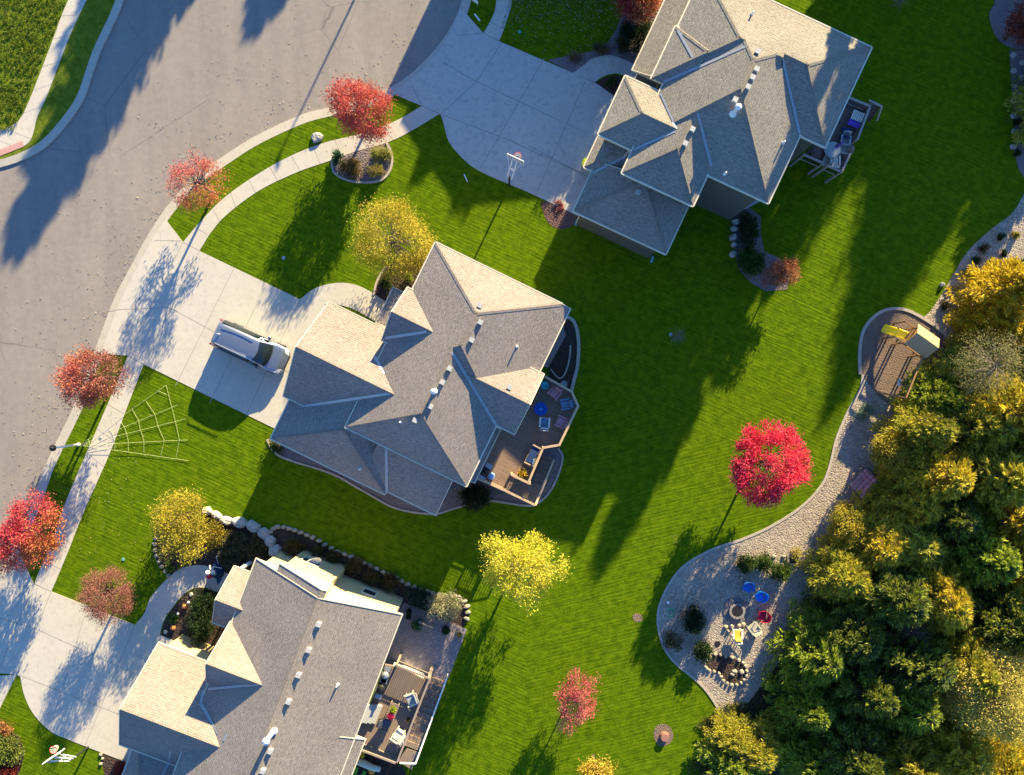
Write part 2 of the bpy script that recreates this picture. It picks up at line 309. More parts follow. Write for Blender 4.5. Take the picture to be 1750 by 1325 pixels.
def tree(name,px,py,zc,rpx,hh,pal,label,cat='tree',group=None,n_cl=120,per=60,leaf=(.17,.085),clump=.24,bump=.14,fill=.5,seed=1,bark='bark',twig=60,spike=.6,patch=None,base=None,rz=0,trunk_r=.09,names=('trunk','crown')):
    rg=np.random.default_rng(seed); c=P(px,py,zc); b=P(*base) if base else Vector((c.x,c.y,0))
    per=int(per*1.4); leaf=(leaf[0]*.82,leaf[1]*.82)
    t=thing(name,b,0,label,cat,group); off=np.array([c.x-b.x,c.y-b.y,zc])
    sc=(H-zc)/F; rad=(rpx[0]*sc,rpx[1]*sc) if hasattr(rpx,'__len__') else (rpx*sc,rpx*sc); hh=hh
    C,K=crown_pts(rg,n_cl,per,(rad[0]*.88,rad[1]*.88),hh*.9,bump,fill,clump)
    N=len(K); out=K/np.array([rad[0],rad[1],hh]); D=out*spike+rg.normal(size=(N,3))*.7; D[:,2]+=.25
    cl=np.repeat(np.arange(n_cl),per); base_c=pal_pick(rg,n_cl,pal)[cl]; lf=pal_pick(rg,N,pal)
    cols=(base_c*.55+lf*.45)*rg.uniform(.75,1.25,(N,1))
    if patch:                                     # a side of the crown that has turned another colour
        (ax,ay),pp=patch; s=(K[:,0]/rad[0]*ax+K[:,1]/rad[1]*ay)+rg.normal(size=N)*.25; mk=s>.25; cols[mk]=pal_pick(rg,int(mk.sum()),pp)*rg.uniform(.75,1.25,(int(mk.sum()),1))
    leaf_object(names[1],K+off,D,rg.uniform(.6,1.3,N)*leaf[0],rg.uniform(.7,1.2,N)*leaf[1],cols,t)
    m=MB(); top=Vector((off[0],off[1],zc+hh*.4)); fork=Vector((off[0]*.6,off[1]*.6,max(zc-hh*.8,.25)))
    m.tube([(0,0,-.05),(fork.x*.4,fork.y*.4,fork.z*.5),fork,top],[trunk_r*1.35,trunk_r,trunk_r*.9,trunk_r*.2],8)
    for i in range(0,n_cl,max(1,n_cl//twig)):
        e=Vector(C[i])+Vector(off); s_=fork.lerp(top,rg.random()*.75); mid=s_.lerp(e,.5)+Vector((0,0,.12)); m.tube([s_,mid,e],[trunk_r*.38,trunk_r*.22,trunk_r*.08],5,cap=False)
    m.build(names[0],M[bark],t,world=False,smooth=True); return t
def shrub(name,px,py,r,hgt,pal,label,cat='shrub',group=None,n=1400,leaf=(.13,.07),seed=1,z0=0.0,up=.4):
    rg=np.random.default_rng(seed); zc=z0+hgt*.5; c=P(px,py,zc); t=thing(name,(c.x,c.y,z0),0,label,cat,group); sc=(H-zc)/F
    rr=(r[0]*sc,r[1]*sc) if hasattr(r,'__len__') else (r*sc,r*sc); ncl=max(10,n//40)
    n=int(n*1.5); ncl=max(10,n//40); C,K=crown_pts(rg,ncl,40,(rr[0]*.85,rr[1]*.85),hgt*.5,.1,.15,min(.14,rr[0]*.25)); K[:,2]=np.maximum(K[:,2]+hgt*.5,.03); N=len(K)
    D=K/np.array([rr[0],rr[1],hgt])*.8+rg.normal(size=(N,3))*.6; D[:,2]+=up; cols=(pal_pick(rg,ncl,pal)[np.repeat(np.arange(ncl),40)]*.5+pal_pick(rg,N,pal)*.5)*rg.uniform(.75,1.25,(N,1))
    leaf_object('foliage',K,D,rg.uniform(.6,1.3,N)*leaf[0],rg.uniform(.7,1.2,N)*leaf[1],cols,t)
    m=MB()
    for i in range(6): e=Vector(C[i]); e.z+=hgt*.5; m.tube([(0,0,-.03),e*.5,e],[.03,.02,.008],5,cap=False)
    m.build('stem',M['bark'],t,world=False); return t
def conifer(name,loc,h,rad,pal,tip,label,group=None,seed=1,nb=110,fing=26,zb=.08,fl=.30,parent_only=False):
    """whorled branches with flat sprays of finger-like twigs"""
    rg=np.random.default_rng(seed); t=thing(name,loc,0,label,'tree',group); Cs=[];Ds=[];Ls=[];Cl=[]; m=MB()
    m.tube([(0,0,-.1),(0,0,h*.5),(0,0,h)],[.16,.1,.02],7)
    for i in range(nb):
        f=(i+.5)/nb; z=h*(zb+(1-zb)*f**.9); Lb=rad*((1-f)**.75)*rg.uniform(.75,1.12)+.25; a=i*2.399+rg.normal()*.25
        d=np.array([math.cos(a),math.sin(a),rg.uniform(-.12,.12)+.35*f]); d/=np.linalg.norm(d); sd=np.cross(d,[0,0,1.]); sd/=np.linalg.norm(sd)
        p0=np.array([0,0,z]); e=p0+d*Lb; 
        if i%2==0: m.tube([p0,p0+d*Lb*.5+np.array([0,0,.05]),e],[.035*(1-f)+.012,.02,.006],4,cap=False)
        bc=pal_pick(rg,1,pal)[0]
        K=int(fing*(.5+Lb/rad)); s=rg.random(K)**.7; w=(rg.random(K)-.5)*2*Lb*.42*(1-s*.75)
        q=p0+d*(s*Lb)[:,None]+sd*w[:,None]+rg.normal(size=(K,3))*np.array([.05,.05,.06]); q[:,2]-=np.abs(w)*.15+.1*s
        dd=d*1.0+sd*np.sign(w)[:,None]*rg.uniform(.3,1.0,(K,1))+rg.normal(size=(K,3))*.25+np.array([0,0,.15])
        tp=(s>.62)[:,None]*rg.random((K,1)); cc=bc*(1-tp)*rg.uniform(.7,1.3,(K,1))+np.array(tip)*tp
        for rep in range(2):      # two crossed blades make a bushy twig
            Cs.append(q+rg.normal(size=q.shape)*.02);Ds.append(dd);Ls.append(rg.uniform(.6,1.25,K)*fl);Cl.append(cc)
    C=np.concatenate(Cs);D=np.concatenate(Ds);L=np.concatenate(Ls);cc=np.concatenate(Cl)
    leaf_object('crown',C,D,L,L*.20+.02,cc,t); m.build('trunk',M['bark'],t,world=False); return t
# ------------------------------------------------------------------ ground, street, kerbs, pavements
def struct(o): return tag(o,kind='structure')
def sheet(name,poly,z,mat,thick=.06,parent=None):
    """a slab traced on the ground (world xy), top at z"""
    bm=bmesh.new(); vs=[bm.verts.new((p[0],p[1],z)) for p in poly]
    f=bm.faces.new(vs); 
    if f.normal.z<0 or sum(poly[i][0]*poly[(i+1)%len(poly)][1]-poly[(i+1)%len(poly)][0]*poly[i][1] for i in range(len(poly)))<0: f.normal_flip()
    ed=list(bm.edges); r=bmesh.ops.extrude_edge_only(bm,edges=ed)
    for v in r['geom']:
        if isinstance(v,bmesh.types.BMVert): v.co.z-=thick
    bmesh.ops.triangulate(bm,faces=[f]); bmesh.ops.recalc_face_normals(bm,faces=bm.faces)
    me=bpy.data.meshes.new(name); bm.to_mesh(me); bm.free(); me.materials.append(mat)
    for p in me.polygons:
        if abs(p.normal.z)>.9 and p.normal.z<0: p.flip()
    o=bpy.data.objects.new(name,me); place(o,parent); return struct(o)
def band(name,line,w0,w1,z,mat,thick,closed=False,h_in=0):
    a=offset(line,w0,closed); b=offset(line,w1,closed); n=len(line); m=MB()
    for i in range(n if closed else n-1):
        j=(i+1)%n; A,B,C,D=a[i],a[j],b[j],b[i]
        m.hexa([(q.x,q.y,z-thick) for q in (A,B,C,D)],[(q.x,q.y,z+hh) for q,hh in ((A,0),(B,0),(C,h_in),(D,h_in))])
    o=m.build(name,mat); return o
g=MB(); S_=1500
g.add([(-S_,-S_,-.3),(S_,-S_,-.3),(S_,S_,-.3),(-S_,S_,-.3)],[(0,1,2,3)]); struct(g.build('ground',M['rough_grass']))
kerbO=[(-120,1250),(-50,1080),(0,985),(28,924),(56,856),(80,789),(126,693),(163,595),(195,510),(226,450),(251,404),(285,353),(328,305),(380,268),(437,232),(513,197),(564,183),(620,170),(668,149),(711,118),(753,72),(777,33),(789,0),(800,-70),(806,-160),(800,-300)]
KO=[P(p.x,p.y) for p in spline(kerbO,6)]
left=[(300,-300),(255,-150),(211,0),(170,92),(144,166),(115,211),(78,251),(39,273),(0,286),(-60,300),(-150,318),(-300,345)]
KL=[P(p.x,p.y) for p in spline(left,6)]
big=160
st=[(p.x,p.y) for p in KO]+[(KO[-1].x,big),(KL[0].x,big)]+[(p.x,p.y) for p in KL]+[(-big,KL[-1].y-10),(-big,-big),(KO[0].x,-big)]
sheet('street',st,-.12,M['asphalt'],.1)
struct(band('kerb',KO,0,-.62,-.02,M['kerb'],.25,h_in=.03)); struct(band('kerb',KL,0,-.5,-.02,M['kerb'],.25,h_in=.03))
LA=offset(KO,-.6); la=[(p.x,p.y) for p in LA]+[(LA[-1].x+1,big),(big,big),(big,-big),(LA[0].x,-big)]
sheet('lawn',la,0,M['lawn'],.28)
LL=offset(KL,-.48); ll=[(p.x,p.y) for p in LL]+[(-big,LL[-1].y),(-big,big),(LL[0].x,big)]
sheet('lawn',ll,0,M['rough_grass'],.28)
def px_sheet(name,pts,z,mat,thick=.05,sm=0,closed=True):
    p=spline(pts,sm,True) if sm else [Vector((a,b,0)) for a,b in pts]
    return sheet(name,[P(q.x,q.y)[:2] for q in p],z,mat,thick)
# pavements (curved ribbons between two traced edges)
S1=[(847,-80),(848,0),(842,28),(826,57)]; S2=[(880,-80),(875,0),(865,39),(853,71)]
def ribbon(name,A,B,z,mat,n=8,joints=0):
    a=[P(p.x,p.y) for p in spline(A,n)]; b=[P(p.x,p.y) for p in spline(B,n)]
    m=min(len(a),len(b)); A2=[a[int(i*(len(a)-1)/(m-1))] for i in range(m)]; B2=[b[int(i*(len(b)-1)/(m-1))] for i in range(m)]
    poly=A2+B2[::-1]; mb=MB()
    for i in range(m-1):
        q=[A2[i],A2[i+1],B2[i+1],B2[i]]; mb.hexa([(v.x,v.y,z-.06) for v in q],[(v.x,v.y,z) for v in q])
    o=mb.build(name,[mat,M['joint']])
    # joints: thin tooled strips across
    jm=MB(); d=0; last=A2[0]
    for i in range(1,m):
        d+=(A2[i]-A2[i-1]).length
        if joints and d>joints:
            d=0; p,q=A2[i],B2[i]; t=(A2[i]-A2[i-1]).normalized()*.016
            jm.add([(p.x-t.x,p.y-t.y,z+.004),(p.x+t.x,p.y+t.y,z+.004),(q.x+t.x,q.y+t.y,z+.004),(q.x-t.x,q.y-t.y,z+.004)],[(0,3,2,1)])
    if jm.v: tag(jm.build('paving_joint',M['joint'],o),kind=None)
    return struct(o)
ribbon('pavement',S1,S2,.02,M['concrete'],10,1.5)
S1=[(721,181),(688,201),(643,221),(600,233),(552,245),(492,269),(431,304),(380,341),(341,381),(313,414)]
S2=[(751,195),(703,224),(664,243),(612,258),(564,275),(507,295),(443,326),(389,366),(362,396),(341,429)]
ribbon('pavement',S1,S2,.02,M['concrete'],10,1.5)
S1=[(219,608),(187,684),(156,756),(116,849),(88,925),(59,997)]; S2=[(246,622),(216,700),(186,779),(143,876),(117,942),(88,1011)]
ribbon('pavement',S1,S2,.02,M['concrete'],10,1.7)
ribbon('pavement',[(0,1155),(-25,1215),(-60,1300),(-90,1400)],[(29,1153),(0,1211),(-35,1290),(-65,1400)],.02,M['concrete'],10,1.7)
ribbon('pavement',[(190,-150),(117,0),(88,75),(51,170),(31,207),(0,222),(-60,232),(-160,250)],[(222,-150),(148,0),(117,68),(82,160),(64,200),(48,245),(0,257),(-160,285)],.02,M['concrete'],10,1.6)
px_sheet('tactile_strip',[(-30,262),(0,256),(39,241),(41,251),(0,267),(-30,274)],.026,M['ramp_pink'],.03)
# driveways
def drive(name,pts,mat,joints,jm='joint',w=.022,z=.024):
    o=px_sheet(name,pts,z,mat,.06); m=MB()
    for a,b in joints:
        p,q=P(*a),P(*b); t=(q-p).normalized(); n=Vector((-t.y,t.x,0))*w*.5*1.6
        m.add([(p.x-n.x,p.y-n.y,z+.004),(q.x-n.x,q.y-n.y,z+.004),(q.x+n.x,q.y+n.y,z+.004),(p.x+n.x,p.y+n.y,z+.004)],[(0,1,2,3)])
    m.build('joint_line',M[jm],o); return o
def seg(pts,n=6): return [(p.x,p.y) for p in spline(pts,n)]
drive('driveway',seg([(797,24),(826,57)],2)+[(853,71),(979,125),(1100,180),(1060,420)]+seg([(989,370),(905,330),(826,296),(795,275),(768,244),(758,211),(753,196)])+[(721,181),(703,174),(673,161)]+seg([(673,158),(711,129),(744,96),(770,55),(786,14)]),M['drive_blue'],
 [((751,103),(812,139)),((780,61),(826,57)),((812,139),(990,222)),((755,196),(870,240)),((870,240),(1010,305)),((857,74),(815,139)),((815,139),(753,196)),((930,100),(820,290)),((1000,140),(915,335)),((904,250),(1000,300)),((826,57),(853,71)),((721,181),(751,195)),((703,145),(721,181))],'joint_wet',.02)
drive('driveway',[(286,379),(313,414),(341,429),(513,512),(680,590),(600,790),(464,730),(246,623),(219,608),(183,606)]+seg([(174,600),(207,513),(237,454),(261,408),(285,372)]),M['concrete'],
 [((313,414),(341,429)),((219,608),(246,623)),((341,429),(246,623)),((400,459),(300,660)),((455,486),(358,690)),((290,526),(500,640)),((180,530),(290,526)),((265,411),(310,412)),((513,512),(420,712)),((219,608),(313,414))])
drive('driveway',[(58,998),(88,1011),(231,1068),(310,1100),(290,1345)]+seg([(212,1301),(122,1266),(87,1250),(58,1221),(42,1189),(35,1157)])+[(29,1153),(-5,1150),(-120,1420),(-160,1400)]+seg([(-105,1260),(-38,1090),(12,990),(34,945)]),M['concrete'],
 [((59,998),(88,1011)),((88,1011),(29,1153)),((59,998),(0,1140)),((150,1036),(85,1248)),((231,1068),(145,1275)),((62,1075),(250,1160)),((36,1155),(240,1235)),((10,1005),(58,1000)),((-20,1050),(62,1075))])
px_sheet('front_walk',seg([(513,512),(535,495),(560,486),(592,484),(625,494),(668,522)])+[(700,560),(650,590)]+seg([(645,552),(625,540),(600,527),(570,519)])+[(555,520),(560,560),(520,540)],.02,M['concrete'])
px_sheet('front_walk',seg([(231,1068),(247,1048),(257,1022),(282,993),(308,972),(334,966),(360,968)])+[(400,985),(392,1022)]+seg([(372,1012),(340,1004),(315,1015),(295,1038),(279,1064),(273,1086)]),.02,M['concrete'])
px_sheet('front_walk',seg([(979,125),(996,113),(1012,101),(1044,95),(1087,111)])+[(1110,125),(1100,160)]+seg([(1068,130),(1052,126),(1033,130),(1016,141)]),.02,M['drive_blue'])
# planting beds and gravel
def border(line,w,z,mat,name='edging',closed=False,h=.1): return struct(band(name,[P(p.x,p.y) for p in spline(line,6,closed)],0,w,z,mat,h,closed))
GE=[(1232,1222),(1200,1175),(1150,1132),(1129,1098),(1122,1052),(1135,1010),(1165,968),(1215,938),(1270,919),(1320,896),(1370,863),(1402,828),(1416,795),(1427,750),(1446,705),(1468,665),(1472,640)]
gr=seg(GE)+[(1480,600),(1560,560)]+seg([(1590,532),(1610,502),(1626,475),(1652,432),(1690,395),(1728,366),(1745,340),(1760,310)])+[(1900,300),(1900,560),(1700,640),(1560,840),(1450,980),(1400,1130),(1300,1200)]
px_sheet('gravel_bed',gr,.012,M['gravel'],.05)
border(GE,-.16,.05,M['edge'])
pl=[(1600,562),(1575,545),(1545,531),(1515,531),(1490,546),(1475,570),(1471,605),(1472,632),(1480,650),(1500,675),(1520,692),(1545,698),(1580,680),(1612,630),(1620,590)]
px_sheet('play_area_ground',pl,.03,M['play_mulch'],.04,5)
border([(1622,582),(1600,563),(1575,546),(1545,532),(1515,532),(1491,547),(1476,570),(1471,605),(1472,640)],-.2,.10,M['trimw'] if 0 else M['edge'],h=.14)
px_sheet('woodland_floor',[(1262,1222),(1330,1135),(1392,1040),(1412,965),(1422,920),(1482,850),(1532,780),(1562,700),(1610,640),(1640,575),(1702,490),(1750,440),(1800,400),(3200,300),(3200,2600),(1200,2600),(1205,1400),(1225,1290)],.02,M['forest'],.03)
px_sheet('gravel_bed',[(1700,6),(1691,22),(1694,45),(1706,68),(1728,82),(1760,84),(1850,80),(1850,-40),(1710,-30)],.012,M['violet_gravel'],.04,4)
px_sheet('stone_path',[(1725,86),(1728,130),(1731,175),(1735,230),(1733,260),(1741,290),(1760,318),(1850,320),(1850,84)],.012,M['violet_gravel'],.04)
px_sheet('mulch_bed',[(935,103),(979,124),(1012,102),(1044,96),(1087,111),(1140,60),(1150,-40),(1090,-40),(1072,0),(1062,28),(1052,52),(1040,72),(1010,88),(970,96)],.012,M['violet_gravel'],.04)
px_sheet('mulch_bed',[(930,344),(928,362),(938,382),(958,392),(978,386),(989,371)],.012,M['red_mulch'],.04,3)
px_sheet('mulch_bed',[(1018,142),(1033,133),(1052,129),(1070,134),(1085,160),(1050,165)],.03,M['mulch'],.03)
bed2=[(566,272),(567,290),(577,303),(600,312),(630,314),(652,310),(666,297),(672,278),(670,260),(662,243),(640,250),(612,259),(585,267)]
px_sheet('mulch_bed',bed2,.012,M['violet_gravel'],.04,3); border(bed2[:10],.14,.09,M['edge'],h=.12)
px_sheet('mulch_bed',[(638,503),(644,478),(655,458),(690,440),(740,415),(760,480),(720,520),(665,520)],.012,M['mulch'],.04)
border([(637,504),(641,486),(648,470),(657,456)],-.14,.08,M['edge'],h=.12)
b5=[(455,752),(470,776),(500,790),(540,802),(575,815),(605,832),(640,852),(670,868),(705,877),(745,880),(770,873),(795,866),(820,866),(840,858),(900,866),(925,858),(945,835),(958,805),(963,780),(955,765)]
px_sheet('gravel_bed',b5+[(900,740),(800,780),(600,700)],.012,M['violet_gravel'],.04); border(b5,.13,.08,M['edge'],h=.12)
b6=[(955,548),(972,546),(982,560),(986,590),(984,625),(978,650),(974,668)]
px_sheet('mulch_bed',b6+[(940,660),(935,600)],.012,M['mulch'],.04); border(b6,.22,.09,M['edge'],h=.12)
border([(940,632),(955,648),(966,640),(974,615),(976,590)],.10,.08,M['edge'],h=.12)
px_sheet('mulch_bed',[(268,915),(262,945),(272,968),(290,985),(312,972),(334,965),(362,968),(400,985),(450,960),(480,948),(470,920),(452,905),(420,890),(385,880),(345,868),(300,880)],.012,M['mulch'],.04)
px_sheet('mulch_bed',[(466,906),(486,901),(520,914),(560,934),(600,952),(650,976),(700,1002),(750,1016),(780,1018),(799,1034),(800,1050),(792,1072),(700,1060),(560,990),(470,960)],.012,M['mulch'],.04)
px_sheet('mulch_bed',[(372,1013),(340,1005),(315,1016),(296,1039),(280,1065),(275,1087),(330,1110),(400,1100),(420,1030)],.012,M['mulch'],.04)
px_sheet('mulch_bed',[(170,1287),(212,1302),(225,1340),(182,1340),(176,1310)],.012,M['mulch'],.04)
px_sheet('mulch_bed',[(-20,1235),(12,1243),(35,1262),(42,1290),(34,1318),(20,1345),(-30,1350)],.012,M['mulch'],.04)
px_sheet('patio',[(690,1030),(732,1046),(798,1076),(767,1158),(742,1170),(640,1125)],.03,M['paver'],.05)
px_sheet('mulch_bed',[(600,1290),(612,1278),(690,1312),(700,1345),(590,1345)],.012,M['mulch'],.04)
px_sheet('mulch_bed',[(1254,372),(1275,350),(1300,370),(1300,400),(1306,430),(1330,440),(1352,465),(1345,495),(1310,498),(1285,485),(1262,460),(1256,430)],.012,M['violet_gravel'],.04)
px_sheet('patio',[(1193,330),(1257,366),(1303,343),(1290,290),(1200,290)],.03,M['drive_blue'],.05)
px_sheet('mulch_bed',[(1120, 1243), (1128, 1238), (1140, 1239), (1148, 1248), (1150, 1261), (1143, 1272), (1129, 1276), (1120, 1267), (1117, 1255)],.012,M['play_mulch'],.03,3)
px_sheet('mulch_bed',[(1083,1050),(1090,1049),(1097,1053),(1097,1061),(1088,1063),(1082,1058)],.012,M['play_mulch'],.03,3)
pond=[(1206,1128),(1222,1118),(1240,1121),(1262,1128),(1274,1138),(1275,1155),(1266,1167),(1250,1170),(1236,1163),(1228,1150),(1212,1145),(1204,1138)]
px_sheet('mulch_bed',pond,.028,M['mulch'],.03,3)
# ------------------------------------------------------------------ houses: convex roof blocks in each house's own axes
class House:
    def __init__(s,name,th,centre,label,shing,wall,trim):
        s.th=R(th); s.a=Vector((math.cos(s.th),-math.sin(s.th),0)); s.b=Vector((math.sin(s.th),math.cos(s.th),0)); s.blocks=[]; s.sh=M[shing]; s.wm=M[wall]; s.tm=M[trim]
        c=s.W(centre[0],centre[1],0); s.t=thing(name,c,-s.th,label,'house','houses along the street')
        s.roof=MB(); s.trim=MB(); s.walls=[]; s.caps=[]
    def W(s,a,b,z): v=s.a*a+s.b*b; v.z=z; return v
    def hz(s,wx,wy,skip=None):
        p=Vector((wx,wy,0)); a,b=p.dot(s.a),p.dot(s.b); best=0
        for ib,B in enumerate(s.blocks):
            if ib==skip: continue
            if B['a0']<=a<=B['a1'] and B['b0']<=b<=B['b1']:
                z=min([z0+k*d for z0,k,d in ((B['ze'],q,dd) for q,dd in ((B['pa0'],a-B['a0']),(B['pa1'],B['a1r']-a),(B['pb0'],b-B['b0']),(B['pb1'],B['b1']-b)) if q is not None)])
                best=max(best,z)
        return best
    def hit(s,px,py):
        z=6.0
        for _ in range(30):
            p=P(px,py,z); z2=s.hz(p.x,p.y); z=z+.6*((z2 if z2>0 else z)-z)
        return P(px,py,z)
    def block(s,a0,a1,b0,b1,ze,pa0=None,pa1=None,pb0=None,pb1=None,wall=True,a1r=None,inset=.42,wb=0,drop=.22,w=None,notrim=''):
        k=len(s.blocks); ze=ze+.0025*k; a1r=a1 if a1r is None else a1r
        s.blocks.append(dict(a0=a0,a1=a1,b0=b0,b1=b1,ze=ze,pa0=pa0,pa1=pa1,pb0=pb0,pb1=pb1,a1r=a1r))
        bm=bmesh.new(); lo=min(ze,ze-(pa1 or 0)*max(a1-a1r,0))-drop; hi=ze+9
        vs=[bm.verts.new(p) for p in [(a0,b0,lo),(a1,b0,lo),(a1,b1,lo),(a0,b1,lo),(a0,b0,hi),(a1,b0,hi),(a1,b1,hi),(a0,b1,hi)]]
        for f in [(3,2,1,0),(4,5,6,7),(0,1,5,4),(1,2,6,5),(2,3,7,6),(3,0,4,7)]: bm.faces.new([vs[i] for i in f])
        for p,co_,nn in ((pa0,(a0,0,ze),(-1,0)),(pa1,(a1r,0,ze),(1,0)),(pb0,(0,b0,ze),(0,-1)),(pb1,(0,b1,ze),(0,1))):
            if p is None: continue
            no=Vector((nn[0]*p,nn[1]*p,1)).normalized()
            r=bmesh.ops.bisect_plane(bm,geom=bm.verts[:]+bm.edges[:]+bm.faces[:],plane_co=co_,plane_no=no,clear_outer=True,dist=1e-5)
            ed=[e for e in r['geom_cut'] if isinstance(e,bmesh.types.BMEdge)]
            if ed: bmesh.ops.contextual_create(bm,geom=ed)
        bm.normal_update(); bm.verts.ensure_lookup_table()
        for f in bm.faces:
            n=f.normal; vv=[v.co.copy() for v in f.verts]; slope=n.z>.2 and n.z<.9999
            if n.z>=.9999: slope=False
            base=len(s.roof.v); s.roof.add([s.W(*v) for v in vv],[tuple(range(len(vv)))],0 if slope else 1)
            if slope:
                h=Vector((n.x,n.y,0)).normalized(); u=Vector((-h.y,h.x,0)); dn=h*n.z-Vector((0,0,1))*Vector((n.x,n.y)).length
                for i,v in enumerate(vv): s.roof.uv[base+i]=(v.dot(u)+k*3.7,-v.dot(dn))
        for e in bm.edges:
            if len(e.link_faces)<2: continue
            n0,n1=e.link_faces[0].normal,e.link_faces[1].normal; p,q=e.verts[0].co,e.verts[1].co
            s0,s1=n0.z>.2,n1.z>.2
            if s0 and s1 and (p-q).length>.2:       # ridge and hip caps
                s.caps.append((k,p.copy(),q.copy(),n0.copy(),n1.copy(),e.link_faces[0].calc_center_median(),e.link_faces[1].calc_center_median())); continue
            if 0:
                d=(q-p).normalized(); up=(n0+n1).normalized(); sd=d.cross(up)*.13; 
                for nn,sg in ((n0,1),(n1,1)):
                    side=d.cross(nn).normalized(); mid=e.link_faces[0 if nn is n0 else 1].calc_center_median()
                    if (mid-p).dot(side)<0: side=-side
                    side=side*.14; L=[p+nn*.012,q+nn*.012,q+side+nn*.012,p+side+nn*.012]
                    L=[x+Vector((0,0,.012)) for x in L]
                    base=len(s.roof.v); 
                    if (L[1]-L[0]).cross(L[2]-L[1]).z<0: L.reverse()
                    s.roof.add([s.W(*x) for x in L],[(0,1,2,3)],2)
                    for i,x in enumerate(L): s.roof.uv[base+i]=(x.x*2+x.y*3,x.y*2)
            elif (s0 and abs(n1.z)<.2) or (s1 and abs(n0.z)<.2):   # gutters along eaves, boards along gables
                n=n1 if s0 else n0; flat=abs(p.z-q.z)<.02
                if ('-a' if n.x<-.5 else '+a' if n.x>.5 else '-b' if n.y<-.5 else '+b') in notrim: continue
                o_=Vector((n.x,n.y,0))*(.055 if flat else .025)
                ex=(q-p).normalized()*.04
                A,Bq=s.W(*(p+o_-ex+Vector((0,0,-.05)))),s.W(*(q+o_+ex+Vector((0,0,-.05))))
                s.trim.bar(A,Bq,.08 if flat else .045,.13 if flat else .16)
        bm.free()
        if wall:
            i=inset; x0,x1,y0,y1=a0+i,a1-i,b0+i,b1-i
            if w: x0,x1,y0,y1=[v if u is None else u for u,v in zip(w,(x0,x1,y0,y1))]
            m=MB(); m.prism([(s.W(x,y,0).x,s.W(x,y,0).y) for x,y in ((x0,y0),(x1,y0),(x1,y1),(x0,y1))],wb,lo+.1); s.walls.append(m)
    def strip(s,p,q,w=.09,lift=.03):
        """open metal valley between two photographed roof points"""
        if not hasattr(s,'fl'): s.fl=[]
        fm=MB(); s.fl.append(fm)
        A,B=s.hit(*p),s.hit(*q); d=(B-A); d.z=0; d.normalize(); n=Vector((-d.y,d.x,0))*w; N=10; rows=[]
        for i in range(N+1):
            c=A.lerp(B,i/N); rows.append([Vector((c+n*k).to_tuple()) for k in (-1,0,1)])
            for v in rows[-1]: v.z=max(s.hz(v.x,v.y),.1)+lift
        for i in range(N):
            for j in (0,1): fm.add([rows[i][j],rows[i+1][j],rows[i+1][j+1],rows[i][j+1]],[(0,3,2,1)])
    def finish(s):
        for k,p,q,n0,n1,c0,c1 in s.caps:
            d=(q-p).normalized(); T=8
            for i in range(T):
                a,b=p.lerp(q,i/T),p.lerp(q,(i+1)/T); mid=(a+b)*.5; w_=s.W(*mid)
                if s.hz(w_.x,w_.y,k)>mid.z-.04: continue
                for nn,cm in ((n0,c0),(n1,c1)):
                    side=d.cross(nn).normalized()
                    if (cm-p).dot(side)<0: side=-side
                    L=[x+nn*.012+Vector((0,0,.01)) for x in (a,b,b+side*.13,a+side*.13)]
                    if (L[1]-L[0]).cross(L[2]-L[1]).z<0: L.reverse()
                    base=len(s.roof.v); s.roof.add([s.W(*x) for x in L],[(0,1,2,3)],0)
                    for j,x in enumerate(L): s.roof.uv[base+j]=(x.x*2+x.y*3,x.y*2)
        o=s.roof.build('roof',[s.sh,s.tm,s.sh],s.t); uvl=o.data.uv_layers.new(name='UVMap'); 
        for lp in o.data.loops: uvl.data[lp.index].uv=s.roof.uv.get(lp.vertex_index,(0,0))
        s.trim.build('gutter',s.tm,o)
        for f_ in getattr(s,'fl',[]): f_.build('valley_flashing',M['flash'],o)
        for m in s.walls: m.build('wall',s.wm,s.t)
        s.ro=o
    def vent(s,px,py,sz=.23,h=.18):
        c=s.hit(px,py); m=MB(); m.box((c.x,c.y,c.z+h/2-.04),(sz,sz*.95,h+.1),-s.th); m.box((c.x,c.y,c.z+h),(sz*1.25,sz*1.2,.05),-s.th); m.box((c.x,c.y,c.z+.03),(sz*1.3,sz*1.3,.04),-s.th)
        m.build('roof_vent',M['vent'],s.ro)
    def pipe(s,px,py,h=.4,r=.05,cap=0):
        c=s.hit(px,py); m=MB(); m.tube([(c.x,c.y,c.z-.15),(c.x,c.y,c.z+h)],r,12); m.lathe((c.x,c.y,c.z),[(r*2.0,-.05),(r*1.8,.03),(r,.10)],12)
        if cap: m.lathe((c.x,c.y,c.z+h),[(r*1.1,0),(r*1.7,.03),(r*1.7,.12),(r*.4,.24)],14)
        m.build('flue_pipe' if cap else 'vent_pipe',M['white'],s.ro,smooth=False)
    def window(s,a,b,z,w,h,face,name='window'):
        """face: '-a','+a','-b','+b' ; (a,b) on the wall plane"""
        ax={'+a':(1,0),'-a':(-1,0),'+b':(0,1),'-b':(0,-1)}[face]; n=s.a*ax[0]+s.b*ax[1]; t=s.b if ax[0] else s.a; c=s.W(a,b,z)
        m=MB(); q=n*.03
        for dz in (-h/2,h/2): m.bar(c-t*(w/2+.05)+Vector((0,0,dz))+q,c+t*(w/2+.05)+Vector((0,0,dz))+q,.07,.1)
        for dt in (-w/2,w/2): m.bar(c+t*dt+Vector((0,0,-h/2+.05))+q,c+t*dt+Vector((0,0,h/2-.05))+q,.1,.07,up=n)
        o=m.build(name,s.tm if name!='garage_door' else M['trimw'],s.t)
        g=MB(); tt=t*(w/2-.04); u=Vector((0,0,h/2-.04)); cc=c+n*.015
